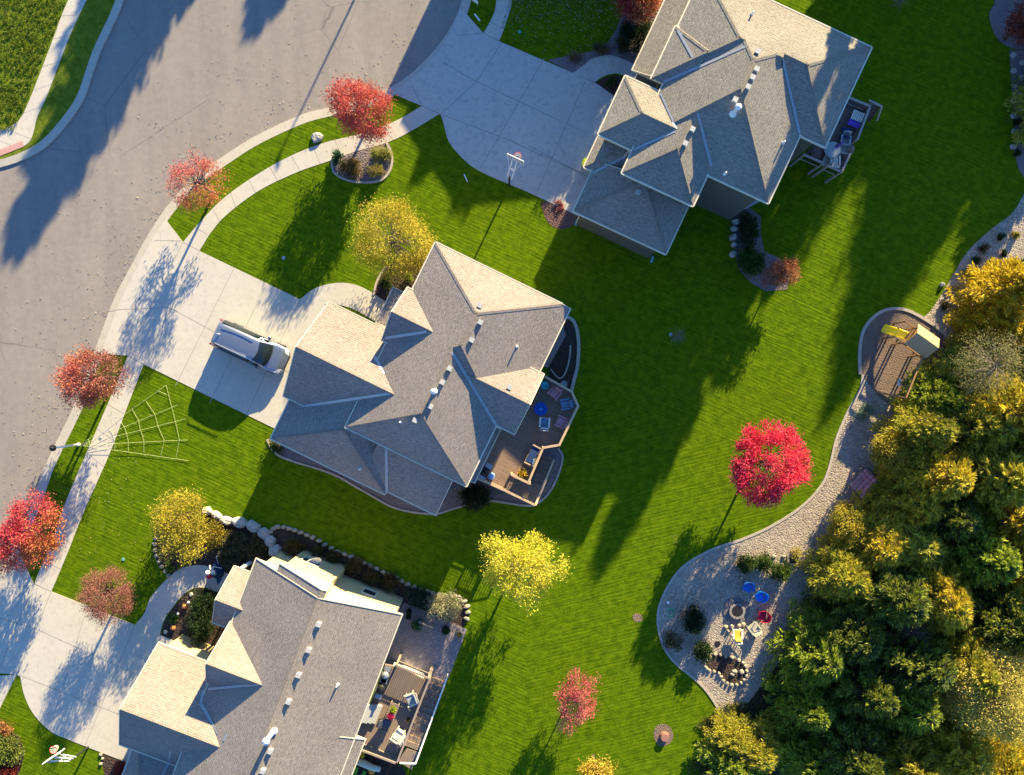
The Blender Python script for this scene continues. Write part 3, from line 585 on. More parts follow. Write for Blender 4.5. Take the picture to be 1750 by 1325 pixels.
        if name=='garage_door':
            for i in range(4):
                z0=-h/2+i*h/4+.03; z1=-h/2+(i+1)*h/4-.02; g.hexa([cc-tt+Vector((0,0,z0)),cc+tt+Vector((0,0,z0)),cc+tt+Vector((0,0,z1)),cc-tt+Vector((0,0,z1))],[v+n*.03 for v in (cc-tt+Vector((0,0,z0)),cc+tt+Vector((0,0,z0)),cc+tt+Vector((0,0,z1)),cc-tt+Vector((0,0,z1)))])
            g.build('panel',M['door'],o)
        else:
            g.add([cc-tt-u,cc+tt-u,cc+tt+u,cc-tt+u],[(0,1,2,3)]); g.build('pane',M['glass'],o)
        return o
z4=lambda x,y:(950+x/2.881,y/2.881); z6=lambda x,y:(440+x/2.7036,400+y/2.7036); z3=lambda x,y:(200+x/2.624,820+y/2.624)
# --- house at the top right
h1=House('house',25,(4,19),'two storey house at upper right beside the wide shaded driveway','shingle1','wall1','trim')
h1.block(.53,8.985,16.09,26.81,7.4,.47,.42,.42,.42,w=(.53+.4,None,None,None))
h1.block(3.5,10.60,20.45,26.81,7.4,None,.42,.42,.42,notrim='-a')
h1.block(.53,5.07,14.08,21.0,7.4,.42,.42,.42,None,inset=.4,notrim='+b')
h1.block(-.10,6.0,19.87,26.81,7.4,.42,None,.42,.42,notrim='+a')
h1.block(-.24,2.0,19.78,23.1,7.42,.42,None,.42,1.0,wall=False,notrim='+a -b')
h1.block(-1.54,.55,21.1,34,4.3,.3,None,None,None,w=(-1.2,None,None,None),inset=.3)
h1.block(-1.68,3.0,15.57,19.28,7.3,.47,None,.46,.46,notrim='+a')
h1.block(-1.70,2.0,14.16,17.6,5.0,.42,None,.42,None,w=(-1.3,None,14.6,None),notrim='+a +b')
h1.block(-1.14,5.07,11.43,14.75,5.0,.42,.42,.42,None,inset=.4)
for p,q in (((530,405),(930,230)),((380,740),(590,645)),((692,540),(765,820)),((1115,290),(1200,662)),((178,835),(358,757)),((600,150),(680,298)),((515,462),(592,638))): h1.strip(z4(*p),z4(*q),.075 if p[0]!=515 else .05)
h1.finish()
for p in ((985,345),(965,385),(943,432),(670,640),(635,710),(880,495),(403,948),(990,258)): h1.vent(*z4(*p))
for p in ((963,72),(1320,150),(1117,705),(830,857)): h1.pipe(*z4(*p))
h1.pipe(*z4(872,560),h=1.0,r=.11,cap=1)
for b_,z_ in ((22,5.5),(24,5.5),(22.5,1.4),(17.6,5.4),(19.4,5.4)): h1.window(10.18 if b_>20.6 else 8.565,b_,z_,1.1,1.4,'+a')
for b_ in (12.75,): h1.window(-.73,b_+.3,1.15,2.2,2.1,'-a','garage_door')
h1.window(-1.28,17.4,1.15,4.2,2.1,'-a','garage_door')
# --- neighbour beyond the top edge, whose shadow lies over the wide driveway
h4=House('house',25,(-8,37),'neighbouring house beyond the top edge shading the wide driveway','shingle1','wall1','trim')
h4.block(-14.2,-2.5,31,43,5.6,.5,.5,.5,.5); h4.block(-16,-9,27.5,34,3.2,None,None,.6,.6)
h4.finish(); h4.pipe(*((0,0)),h=.1) if 0 else None
h4.window(-8,31.41,3.6,1.4,1.4,'-b')
# --- middle house
h2=House('house',26,(-3.5,-1.5),'single storey taupe roofed house in the middle with the silver van at its garage','shingle2','wall2','trim')
h2.block(-8.11,1.07,-2.5,5.94,5.0,.51,.515,.65,.75,a1r=.495)
h2.block(-3.0,1.40,-2.47,1.56,5.0,None,None,.68,.68,inset=.35,notrim='-a')
h2.block(-8.11,.12,-6.65,1.5,5.0,.51,.47,.69,None,notrim='+b')
h2.block(-12.73,-5.0,-6.76,-.23,3.7,None,None,.7,.7,w=(-12.35,None,None,None),inset=.35,notrim='+a')
h2.block(-8.45,-4.5,-.86,2.68,5.0,None,None,.7,.7,w=(-8.1,None,None,None),inset=.35,notrim='+a')
h2.block(-9.53,-7.8,-.05,2.40,3.3,.3,None,None,None,w=(-9.3,None,None,None),inset=.2)
h2.block(-12.33,-4.32,-9.62,-4.0,3.3,.38,.41,.58,None,w=(-11.95,None,None,None),notrim='+b')
h2.block(-6.0,-.81,-9.38,-6.0,3.3,None,None,.42,None,notrim='-a +b')
h2.block(-.8,.47,-6.42,-2.7,3.7,None,.3,None,None,inset=.25)
for p,q in (((220,796),(612,737)),((595,992),(597,1185)),((590,482),(782,452)),((543,568),(590,648)),((898,545),(1100,880)),((404,886),(452,922))): h2.strip(z6(*p),z6(*q),.085)
h2.finish()
for p in ((1030,408),(990,490),(888,622),(855,685),(800,797),(730,860),(1028,332),(1165,708)): h2.vent(*z6(*p))
for p in ((1198,520),(662,868),(473,1085)): h2.pipe(*z6(*p))
h2.pipe(*z6(818,727),h=.7,r=.10,cap=1)
h2.window(-12.36,-3.5,1.15,4.6,2.1,'-a','garage_door'); h2.window(-11.96,-7.9,1.15,2.2,2.1,'-a','garage_door')
for a_ in (-6.5,-2.5): h2.window(a_,5.53,3.0,1.3,1.4,'+b')
for b_ in (0.2,-4.6): h2.window(.66 if b_>-2 else -.3,b_,3.4,1.4,1.5,'+a')
m=MB(); pts=[h2.W(a,b,0) for a,b in ((.55,1.95),(1.42,2.25),(1.52,4.35),(1.12,4.8),(.55,4.8))]; m.prism([(p.x,p.y) for p in pts],0,3.4); m.build('bay_window',h2.wm,h2.t)
m=MB(); pts=[h2.W(a,b,0) for a,b in ((.5,1.85),(1.5,2.15),(1.62,4.42),(1.2,4.92),(.5,4.95))]; m.prism([(p.x,p.y) for p in pts],3.4,3.52); m.build('bay_roof',M['shingle2'],h2.t)
# --- bottom left house
h3=House('house',21,(-7,-24),'long gabled house at bottom left with yellow side walls and a paved patio','shingle3','wall3','trim')
h3.block(-11.0,-1.36,-40,-15.65,4.4,.56,.56,None,None,inset=.38,w=(None,None,None,-15.95))
h3.block(-2.2,-.72,-40,-23.9,4.4,None,.56,None,None,a1r=-1.36,wall=False,notrim='-a -b')
h3.block(-9.4,-5.9,-15.64,-15.12,5.3,.56,.56,None,None,a1r=-2.96,wall=False,drop=.1,notrim='-a -b +a')
h3.block(-11.13,-5.5,-23.93,-19.93,4.4,None,None,.98,.98,w=(-10.9,None,None,None),inset=.35,notrim='+a')
h3.block(-15.16,-7.0,-30.08,-23.26,3.3,None,None,.70,.70,w=(-14.85,None,None,None),inset=.35,notrim='+a')
h3.block(-12.42,-10.0,-20.72,-17.0,3.3,None,None,.70,.70,wall=False,notrim='+a')
h3.block(-14.33,-9.0,-37,-29.6,3.0,.56,None,None,.4,notrim='+a')
h3.walls[0]=MB()
def wl(h,x0,x1,y0,y1,z0,z1): 
    m=MB(); m.prism([(h.W(x,y,0).x,h.W(x,y,0).y) for x,y in ((x0,y0),(x1,y0),(x1,y1),(x0,y1))],z0,z1); return m
h3.walls[0]=wl(h3,-10.62,-1.74,-39,-15.93,0,4.3); h3.walls.append(wl(h3,-9.2,-6.1,-17.5,-15.3,0,4.9))
gm=MB(); 
for (x0,x1,yy,zz) in ((-10.62,-1.74,-15.93,4.25),):
    A=[h3.W(x0,yy-.15,zz),h3.W(x1,yy-.15,zz),h3.W(-6.18,yy-.15,zz+.56*4.44)]; B_=[h3.W(x0,yy-.003,zz),h3.W(x1,yy-.003,zz),h3.W(-6.18,yy-.003,zz+.56*4.44)]
    gm.add(A+B_,[(0,1,2),(5,4,3),(0,3,4,1),(1,4,5,2),(2,5,3,0)])
h3.walls.append(gm)
for p,q in (((375,1002),(452,1140)),((392,936),(655,916)),((240,1217),(205,1322)),((388,940),(377,1000)),((478,1172),(492,1140))): h3.strip(z3(*p),z3(*q),.07)
h3.finish()
for p in ((907,645),(862,760),(817,872),(772,990),(690,1212),(657,1300)): h3.vent(*z3(*p),sz=.23,h=.24)
h3.pipe(*z3(990,918)); h3.pipe(*z3(700,1128),h=1.25,r=.13,cap=1)
h3.window(-8.1,-15.29,2.1,1.2,1.1,'+b'); h3.window(-3.9,-15.925,1.7,.9,1.1,'+b')
h3.window(-14.86,-26.7,1.15,4.8,2.1,'-a','garage_door'); h3.window(-10.92,-21.9,1.9,1.4,1.3,'-a')
for b_ in (-18.5,-22.0,-26.5): h3.window(-1.735,b_,3.0,1.5,1.6,'+a')
# porch posts of the entry roof
for a_,b_ in ((-12.2,-17.3),(-12.2,-20.4)):
    m=MB(); c=h3.W(a_,b_,0); m.box((c.x,c.y,1.6),(.2,.2,3.2),-h3.th); m.build('porch_post',M['trimw'],h3.t)
# ------------------------------------------------------------------ trees standing on the lawns
SM='red maples along the street'
tree('maple_tree',617,186,2.9,(58,53),1.75,RED+[(.48,.20,.06)],'deep red maple on the verge beside the pale boulder',group=SM,n_cl=130,per=70,seed=1)
tree('maple_tree',337,311,2.9,(48,54),1.6,PINK,'thin see-through pink maple with orange lower edge where driveway meets street',group=SM,n_cl=62,per=60,clump=.22,leaf=(.15,.08),seed=2,fill=.7,bark='bark_grey',patch=((.6,-.8),ORNG),twig=62)
tree('maple_tree',155,645,3.2,(56,54),1.6,ORNG+PINK,'orange centred pink maple on the verge near the van driveway',group=SM,n_cl=120,per=70,seed=3,patch=((1,.6),DUSK))
tree('maple_tree',50,912,2.8,(64,68),1.7,RED+CRIM[:2],'large red maple cut by the left edge of the photo',group=SM,n_cl=135,per=75,seed=4,bump=.22,patch=((.9,-.6),ORNG))
tree('purple_leaf_tree',181,1018,2.7,(51,50),1.5,DUSK,'dusky purple fine leaved tree by the bottom left driveway',seed=5,n_cl=150,per=75,leaf=(.10,.05),clump=.2,bump=.08)
tree('yellow_tree',672,410,3.2,(76,74),1.8,YEL+OLV[:1],'broad golden yellow tree at the front corner of the middle house',seed=6,n_cl=170,per=80,leaf=(.13,.08),clump=.28,bump=.1,bark='bark_grey')
tree('yellow_tree',308,897,2.2,(52,64),1.9,YEL+OLV,'yellow bushy tree inside the curved boulder bed',seed=7,n_cl=120,per=75,leaf=(.15,.09),clump=.26,fill=.35)
shrub('golden_shrub',356,915,(32,36),1.3,OLV+BRN[:1],'olive gold shrub between the boulder wall and the yellow tree',n=2600,seed=71)
tree('birch_tree',892,970,3.6,(66,72),2.6,BYEL,'bright lemon yellow tree on the lawn between the houses',seed=8,n_cl=135,per=70,leaf=(.19,.09),clump=.24,bump=.2,fill=.3,bark='bark_grey',spike=.9)
tree('crimson_tree',1315,793,3.3,(77,74),1.8,CRIM,'vivid crimson tree standing alone in the back lawn near the gravel',seed=9,n_cl=180,per=75,leaf=(.24,.08),clump=.2,bump=.12,spike=1.3)
tree('small_red_tree',987,1197,2.3,(43,51),1.3,PINK+CRIM[:1],'small pinkish red tree on the lower back lawn',seed=10,n_cl=85,per=55,leaf=(.14,.07),clump=.18,bump=.2,trunk_r=.05,spike=1.0)
tree('small_red_tree',1337,468,1.8,(30,26),1.0,[(.38,.12,.06),(.42,.18,.08),(.3,.1,.06),(.36,.22,.08)],'salmon coloured small tree at the tip of the shrub bed by the top house',seed=11,n_cl=60,per=45,leaf=(.16,.07),clump=.16,spike=1.1,bump=.25,trunk_r=.05)
tree('maple_tree',1092,-6,3.0,(42,38),1.5,[(.30,.03,.035),(.42,.06,.05),(.35,.05,.05)],'dark red tree touching the top edge beside the upper house',seed=12,n_cl=90,per=60,patch=((.8,-.5),ORNG))
tree('yellow_tree',1020,1322,2.4,(27,24),1.2,YEL+ORNG[:1],'small amber tree at the bottom edge of the lawn',seed=13,n_cl=60,per=50)
tree('maple_tree',1757,38,2.4,(36,34),1.3,[(.30,.045,.025),(.36,.07,.03),(.22,.06,.03)],'rust red tree in the top right corner bed',seed=14,n_cl=80,per=55)
tree('yellow_tree',1524,774,2.2,(33,34),1.6,YEL+OLV+[(.42,.3,.04)],'gold tree standing over the pink hammock',seed=15,n_cl=90,per=60,clump=.22)
tree('yellow_tree',1449,898,2.0,(33,36),1.5,OLV+YEL[:1]+[(.26,.3,.04)],'olive yellow bushy tree where the gravel narrows beside the fire pit area',seed=16,n_cl=85,per=60,clump=.22)
def sapling(px,py,r,label,seed,h=1.6):
    rg=random.Random(seed); b=P(px,py); t=thing('bare_sapling',b,0,label,'sapling'); m=MB(); m.tube([(0,0,-.05),(.02,.01,h*.5),(0,.02,h)],[.03,.022,.008],6)
    for i in range(34):
        a=rg.random()*6.28; z=rg.uniform(.3,1)*h; L=r*rg.uniform(.5,1)*(1.25-z/h*.6); e=Vector((math.cos(a)*L,math.sin(a)*L,z+L*.6)); m.tube([(0,0,z*.8),e*.5+Vector((0,0,z*.4)),e],[.012,.009,.004],4,cap=False)
        for j in range(3): 
            q=Vector((0,0,z*.8)).lerp(e,rg.uniform(.4,.9)); m.tube([q,q+Vector((rg.uniform(-.2,.2),rg.uniform(-.2,.2),rg.uniform(.05,.2)))],[.007,.003],4,cap=False)
    m.build('branches',M['bark_grey'],t,world=False); rg2=np.random.default_rng(seed); N=160; K=rg2.normal(size=(N,3))*np.array([r*.45,r*.45,.25])+np.array([0,0,h*.75])
    leaf_object('leaves_left',K,rg2.normal(size=(N,3)),np.full(N,.07),np.full(N,.04),pal_pick(rg2,N,PALE+BRN[:1]),t); return t
sapling(1152,576,.7,'bare grey sapling alone in the shaded middle of the back lawn',21)
sapling(1526,12,.8,'bare sapling at the top edge right of the upper house',22)
# ------------------------------------------------------------------ the wood at the lower right
protoA=[]; kinds={}
def proto(key,**kw):
    kinds[key]=kw
GC='trees of the wood at the lower right'
CP={'gold':([(.46,.40,.04),(.56,.45,.04),(.30,.31,.04),(.40,.30,.04)],(.80,.64,.05)),
    'olive':([(.25,.28,.03),(.36,.34,.03),(.16,.20,.03),(.40,.33,.04)],(.68,.60,.06)),
    'green':([(.055,.10,.03),(.08,.12,.03),(.04,.07,.025),(.14,.16,.03)],(.34,.38,.04)),
    'lime':([(.09,.15,.02),(.14,.20,.02),(.06,.10,.02)],(.52,.60,.05)),
    'bright':([(.62,.46,.02),(.55,.40,.02),(.48,.36,.02)],(.72,.55,.03))}
first={}
wood=[ # px, py of crown, top height, radius (m), kind, label
(1732,505,6.5,2.4,'bright','bright yellow conifer rising at the right edge above the play area'),
(1700,555,4.8,1.9,'bright','brilliant yellow small conifer just left of the taller yellow one'),
(1748,585,7,2.3,'gold','golden conifer on the right edge behind the yellow conifers'),
(1655,640,4.5,1.9,'olive','low olive conifer at the edge of the play area shade'),
(1612,680,4.8,2.1,'lime','lime tipped conifer nearest the swing'),
(1720,690,7.5,2.6,'gold','gold conifer below the grey bare tree'),
(1590,745,5.8,2.4,'olive','olive conifer right of the blue green shrub shade'),
(1660,740,7,2.7,'olive','tall olive conifer in the upper middle of the wood'),
(1745,770,8,2.6,'olive','dull olive conifer on the right edge level with the hammock'),
(1606,812,7.2,2.4,'gold','broad golden brown conifer right of the hammock tree'),
(1680,820,7.8,2.7,'olive','olive green conifer in the centre of the upper wood'),
(1560,866,5.5,1.9,'gold','yellow conifer just below the pink hammock'),
(1620,880,7.2,2.6,'green','dark green spruce among the golden conifers'),
(1735,870,8,2.7,'gold','golden conifer on the right edge mid height of the photo'),
(1500,925,5.6,2.3,'gold','amber conifer at the left edge of the wood by the gravel neck'),
(1575,950,7,2.6,'olive','olive conifer behind the amber edge conifer'),
(1665,940,8,2.6,'lime','green and lime conifer in the right middle of the wood'),
(1745,960,8,2.6,'gold','yellow tipped conifer on the right edge below middle'),
(1455,985,5.2,2.2,'olive','olive conifer overhanging the gravel right of the fire pit'),
(1530,1020,6.8,2.6,'green','dark green spruce right of the fire pit area'),
(1610,1010,7.8,2.5,'gold','gold tipped conifer in the heart of the wood'),
(1690,1040,8,2.6,'green','shadowy green conifer near the right edge'),
(1750,1060,8,2.5,'lime','lime tipped conifer on the right edge above the pale tree'),
(1455,1065,6.5,2.5,'green','dark spruce beside the pond bed gravel'),
(1390,1125,5.2,2.2,'lime','bright green fingered conifer nearest the pond bed'),
(1540,1110,7.8,2.8,'green','tall deep green spruce in the lower wood'),
(1620,1110,8,2.5,'olive','olive topped conifer left of the pale yellow tree'),
(1375,1200,4.8,2.3,'lime','fresh green conifer below the pond bed'),
(1455,1170,7.4,2.7,'green','deep green spruce in the lower left wood'),
(1550,1200,8,2.7,'lime','conifer with light green tips right of the deep green spruce'),
(1300,1285,4.4,2.0,'olive','yellow green conifer at the lower left end of the wood'),
(1385,1290,5.5,2.3,'lime','green conifer on the bottom edge left in the wood'),
(1465,1270,7,2.5,'green','dark conifer on the bottom edge of the wood'),
(1545,1300,7.6,2.6,'olive','olive conifer on the bottom edge middle of the wood'),
(1625,1270,8,2.6,'gold','golden conifer below the pale yellow tree'),
(1700,1300,8,2.6,'gold','amber conifer in the bottom right corner'),
(1250,1265,2.8,1.3,'olive','small straw coloured bush at the tip of the gravel bed'),
(1262,1325,4,1.8,'lime','small green conifer on the bottom edge beside the lawn'),
]
for i,(px,py,h,rad,kd,lb) in enumerate(wood):
    c=P(px,py,h*.55); rr=random.Random(i); key=(kd,i%2)
    if key not in first:
        first[key]=conifer('conifer_tree',(c.x,c.y,0),7.0,2.6,*CP[kd],lb,GC,seed=30+i,nb=150,fing=72,fl=.30)
        t=first[key]
    else:
        t=copy_tree(first[key],(c.x,c.y,0)); tag(t,lb,'tree',GC)
    t.rotation_euler=(rr.uniform(-.13,.13),rr.uniform(-.13,.13),rr.random()*6.28); t.scale=(rad/2.6*rr.uniform(.95,1.4),rad/2.6*rr.uniform(.95,1.4),h/7.0*rr.uniform(.85,1.15))
tree('pale_tree',1704,1186,7.0,(80,76),2.2,[(.60,.50,.10),(.52,.45,.08),(.66,.55,.16),(.42,.38,.08)],'pale yellow see-through broadleaf tree by the right edge',group=GC,n_cl=210,per=85,leaf=(.15,.08),clump=.33,seed=41,bark='bark_grey',fill=.6,twig=150,base=(1690,1160))
tree('bare_tree',1692,622,5.6,(58,55),2.2,PALE+BRN[:1],'almost leafless grey tree between golden conifers near the right edge',group=GC,n_cl=150,per=26,leaf=(.12,.06),clump=.3,seed=42,bark='bark_grey',fill=.5,twig=50,base=(1680,640))
tree('bare_tree',1560,1075,4.8,(40,40),1.6,BRN+PALE[:1],'thin grey twiggy tree in the dark middle of the wood',group=GC,n_cl=90,per=10,leaf=(.1,.05),clump=.3,seed=43,bark='bark_grey',fill=.4,twig=90)
# trees outside the frame whose shadows fall into the picture
OF='tall trees beyond the top edge'
def off_tree(tipx,tipy,h,rad,kd,lb,dens=1.0):
    tip=P(tipx,tipy); Ld=h/math.tan(R(SUN_EL)); n=math.hypot(SX,SY); b=(tip.x+SX/n*Ld,tip.y+SY/n*Ld,0)
    t=copy_tree(first[(kd,0)] if (kd,0) in first else first[(kd,1)],b); tag(t,lb,'tree',OF); t.scale=(rad/2.6,rad/2.6,h/7.0); t.rotation_euler=(0,0,tipx*.7); return t
for q in ((22,428,13,5.0,'green','spruce beyond the top edge shading the street left'),(75,340,12,4.6,'green','spruce beyond the top edge behind the street spruce'),(432,44,11,4.5,'green','spruce beyond the top edge at the street middle'),(135,170,12,4.4,'olive','conifer beyond the top edge by the left pavement'),(1022,974,15.5,3.6,'green','tall conifer added beyond the top edge to lengthen the upper house shadow'),(985,930,15.5,1.7,'green','slim conifer added beyond the top edge to fill the upper house shadow'),  # last two conifers here are unseen additions that extend the upper house's shadow
          (1484,548,15,4.6,'green','tallest conifer beyond the top edge right'),(1560,420,15,5.6,'green','wide conifer beyond the top right'),(1640,330,14,5.4,'olive','olive conifer beyond the top right'),(1700,230,14,5.5,'green','dark conifer beyond the upper right corner'),
          (1600,160,13,5.4,'green','conifer beyond the top edge above the right lawn'),(715,300,13,3.6,'green','conifer beyond the top edge above the wide driveway'),(790,350,14,4.6,'green','second conifer beyond the top edge above the driveway'),(1530,470,15,3.0,'green','dense conifer beyond the top edge right'),(1600,370,15,4,'green','broad dense conifer beyond the top right'),(1665,270,15,6,'green','broad conifer beyond the upper right corner'),(1710,150,14,6,'green','dense conifer beyond the right corner'),(1690,60,12,6,'green','near conifer beyond the top right bed'),(890,300,12,4.8,'olive','conifer beyond the top edge left of the house'),(960,180,12,5.2,'green','dark conifer beyond the top edge near the red tree'),(1690,400,4.2,3.2,'green','conifer beyond the right edge by the gravel'),(1632,505,4.2,2.6,'olive','low conifer beyond the right edge above the play area'),(1660,452,4.2,2.8,'green','middle low conifer beyond the right edge')):
    off_tree(*q)
zc_=9.5; dd_=zc_/math.tan(R(SUN_EL)); bp=None
for i,(px,py,rm) in enumerate(((1520,470,1.4),(1552,385,2.2),(1590,300,2.8),(1640,215,3.4),(1590,190,2.4),(1700,110,4.6),(1610,90,4.6),(1540,50,2.6),(1740,20,5),(1560,-40,4.5),(1440,225,1.7))):
    g_=P(px,py); n=math.hypot(SX,SY); bx,by=g_.x+SX/n*dd_,g_.y+SY/n*dd_
    lb='broad leafy tree beyond the top right edge, %s'%['casting the lowest shadow on the lawn','second in the row','third in the row','fourth in the row','nearest the house side','behind the row','in the middle of the grove','beside the grove','farthest right','deep in the grove','shading the dark deck','behind the upper house by itself','slender one with thin shade','slimmest one'][i]
    if bp is None:
        t=thing('broadleaf_tree',(bx,by,0),0,lb,'tree',OF); rg=np.random.default_rng(77); C,K=crown_pts(rg,150,60,(3.4,3.4),3.2,.2,.3,.5); N=len(K); leaf_object('crown',K+[0,0,zc_],rg.normal(size=(N,3)),rg.uniform(.25,.5,N),rg.uniform(.12,.25,N),pal_pick(rg,N,OLV+BRN),t)
        m=MB(); m.tube([(0,0,-.1),(.1,0,5),(0,.1,zc_+1)],[.3,.22,.05],8)
        for i_ in range(0,150,4): e=Vector(C[i_])+Vector((0,0,zc_)); m.tube([(0,0,6),e],[.1,.02],4,cap=False)
        m.build('trunk',M['bark'],t,world=False); bp=t
    else: t=copy_tree(bp,(bx,by,0)); tag(t,lb,'tree',OF)
    t.rotation_euler=(0,0,i*1.3); t.scale=(rm/3.6,rm/3.6,1)
pl_=thing('street_lamp',P(545+26*8,120-54*8),0,'tall lamp post beyond the top edge of the street','street lamp','street lamps')
m=MB(); m.tube([(0,0,-.1),(0,0,8.0)],[.09,.06],8); m.build('pole',M['grey'],pl_,world=False); m=MB(); m.box((0,-.3,8.0),(.2,.7,.12)); m.build('lamp_head',M['grey'],pl_,world=False)
# ------------------------------------------------------------------ shrubs
S=shrub
S('juniper_shrub',1274,964,17,1.1,GRN,'round green juniper left of three in the gravel above the blue chairs',group='junipers in the gravel',seed=51,n=1500)
S('juniper_shrub',1307,964,17,1.2,[(.06,.11,.02),(.09,.15,.02),(.05,.09,.02)],'bright juniper in the middle of the three above the blue chairs',group='junipers in the gravel',seed=52,n=1500)
S('juniper_shrub',1336,976,18,1.2,[(.06,.11,.02),(.10,.16,.02),(.04,.08,.02)],'spiky juniper right of three beside the stone ring',group='junipers in the gravel',seed=53,n=1500,leaf=(.2,.06))
S('juniper_shrub',1183,1060,(21,27),1.4,DGRN,'large dark juniper left of the fire pit',group='junipers in the gravel',seed=54,n=2200)
S('juniper_shrub',1202,1112,18,1.1,DGRN+GRN[:1],'dark juniper touching the pond bed stones',group='junipers in the gravel',seed=55,n=1600)
S('dry_shrub',1150,1095,(18,16),.8,BRN,'sparse brown shrub at the left gravel edge',seed=56,n=700)
S('blue_spruce_shrub',1480,704,(18,14),.9,[(.22,.30,.22),(.28,.36,.27),(.18,.26,.2)],'pale blue green dwarf spruce under the play area',seed=57,n=1600,leaf=(.11,.04))
S('ornamental_grass',600,287,(20,20),.9,[(.24,.14,.05),(.30,.18,.07),(.14,.10,.04),(.16,.15,.04)],'brown ornamental grass clump left in the island bed',seed=58,n=1500,leaf=(.3,.03),up=.9)
S('evergreen_shrub',576,270,(11,13),.8,[(.03,.10,.05),(.04,.13,.06)],'small bluish green shrub at the left tip of the island bed',seed=59,n=600)
S('ornamental_grass',650,264,(18,14),.8,[(.34,.34,.08),(.42,.4,.12),(.18,.2,.05)],'yellow green grass clump in the top corner of the island bed',seed=60,n=1300,leaf=(.22,.04),up=.8)
S('ornamental_grass',642,292,(12,14),.7,[(.44,.36,.12),(.5,.46,.1),(.36,.28,.14)],'straw coloured grass clump with long blades in the island bed',seed=61,n=900,leaf=(.4,.025),up=.7)
S('hydrangea_shrub',402,930,(24,22),1.0,[(.20,.16,.07),(.14,.12,.05),(.07,.08,.03),(.24,.19,.09)],'larger brown seeded hydrangea inside the boulder curve',seed=62,n=2400,leaf=(.13,.1),group='hydrangeas by the boulders')
S('hydrangea_shrub',394,954,(22,20),.9,[(.24,.21,.12),(.14,.13,.06),(.07,.08,.03)],'lower hydrangea with pale seed heads near the front walk',seed=63,n=2000,leaf=(.13,.1),group='hydrangeas by the boulders')
S('hydrangea_shrub',437,937,(19,19),.9,[(.17,.11,.05),(.10,.09,.03),(.2,.14,.06)],'smaller rusty hydrangea next to the boulder blocks',seed=64,n=1600,leaf=(.13,.1),group='hydrangeas by the boulders')
for i,(x,y,r,lb) in enumerate(((503,935,18,'first and widest rusty shrub along the yellow wall'),(543,942,11,'small dim shrub behind the satellite dish'),(568,953,13,'brownish shrub right of the satellite dish'),(607,967,15,'orange tinted shrub in the middle of the wall bed'),(636,985,14,'dim shrub right of the middle in the wall bed'),(666,995,15,'last rusty shrub near the patio end of the wall bed'))):
    S('border_shrub',x,y,r,.9,[(.17,.11,.03),(.10,.09,.03),(.24,.15,.05),(.07,.08,.02)],lb,group='shrubs in the bed along the yellow wall',seed=65+i,n=1000)
S('silvery_shrub',760,1037,(36,27),1.5,[(.36,.36,.2),(.45,.42,.27),(.28,.3,.12),(.5,.46,.32)],'large silvery seed headed shrub at the patio corner',seed=72,n=3600,leaf=(.14,.05),up=.5)
S('evergreen_shrub',712,1020,(24,20),1.1,[(.03,.06,.04),(.05,.08,.05)],'dark bluish shrub behind the patio near the house wall',seed=73,n=1500)
S('evergreen_shrub',713,1068,(13,11),.6,[(.05,.14,.03),(.09,.2,.05)],'small bright green plant on the patio beside the house',seed=74,n=500)
S('evergreen_shrub',344,1062,(24,46),2.0,DGRN+[(.05,.07,.02)],'tall dark yew filling the front courtyard bed',seed=75,n=4200)
S('evergreen_shrub',349,1028,(22,20),1.4,DGRN,'round dark yew at the top of the courtyard bed',seed=76,n=2000)
S('evergreen_shrub',295,1057,9,.5,[(.04,.10,.02),(.06,.14,.03)],'low green plant between the pumpkins and the walk edge',seed=77,n=350)
S('flower_clump',290,968,8,.35,[(.25,.32,.04),(.12,.2,.03)],'lime green clump left below the yellow bushy tree',seed=78,n=300)
S('flower_clump',311,965,8,.35,[(.16,.22,.04),(.10,.16,.03)],'green clump right below the yellow bushy tree',seed=79,n=300)
S('boxwood_shrub',1071,49,14,1.0,DGRN,'upper round clipped shrub beside the top walk',group='clipped round shrubs',seed=80,n=1500,leaf=(.08,.05))
S('boxwood_shrub',1063,76,14,1.0,DGRN+BRN[3:],'lower round clipped shrub beside the top walk',group='clipped round shrubs',seed=81,n=1500,leaf=(.08,.05))
S('evergreen_shrub',1097,62,(19,38),1.6,DGRN,'tall dark shrub against the porch of the upper house',seed=82,n=2600)
S('flower_clump',1028,82,(16,8),.4,[(.20,.19,.06),(.25,.14,.08),(.12,.14,.05)],'low yellowish flower clump along the top walk',seed=83,n=500)
S('flower_clump',984,98,(16,5),.35,[(.36,.26,.12),(.3,.14,.12),(.2,.2,.06)],'peach flower row at the corner of the wide driveway',seed=84,n=350)
S('evergreen_shrub',1044,142,(10,7),.5,GRN,'small green shrub in the notch of the top walk',seed=85,n=350)
S('climbing_shrub',1279,395,(16,38),1.2,[(.03,.07,.02),(.04,.10,.02),(.07,.06,.02)],'long green shrub beside the row of stone blocks',seed=86,n=2600,leaf=(.18,.05))
S('climbing_shrub',1284,447,(26,26),1.3,[(.03,.08,.02),(.05,.12,.02),(.14,.24,.04)],'leafy green shrub between the stone blocks and the salmon tree',seed=87,n=2300,leaf=(.2,.07))
S('evergreen_shrub',812,851,(27,24),1.4,[(.05,.06,.02),(.08,.08,.03),(.03,.045,.015)],'dark rounded shrub below the brown deck',seed=88,n=2600,leaf=(.18,.08))
S('evergreen_shrub',470,765,(14,9),.6,GRN,'low green shrub at the left corner of the middle house',seed=89,n=500)
S('spiraea_shrub',8,1282,(30,32),1.3,[(.20,.26,.04),(.14,.18,.03),(.30,.30,.08),(.08,.12,.02)],'green and yellow round shrub at the bottom left corner',seed=90,n=3000)
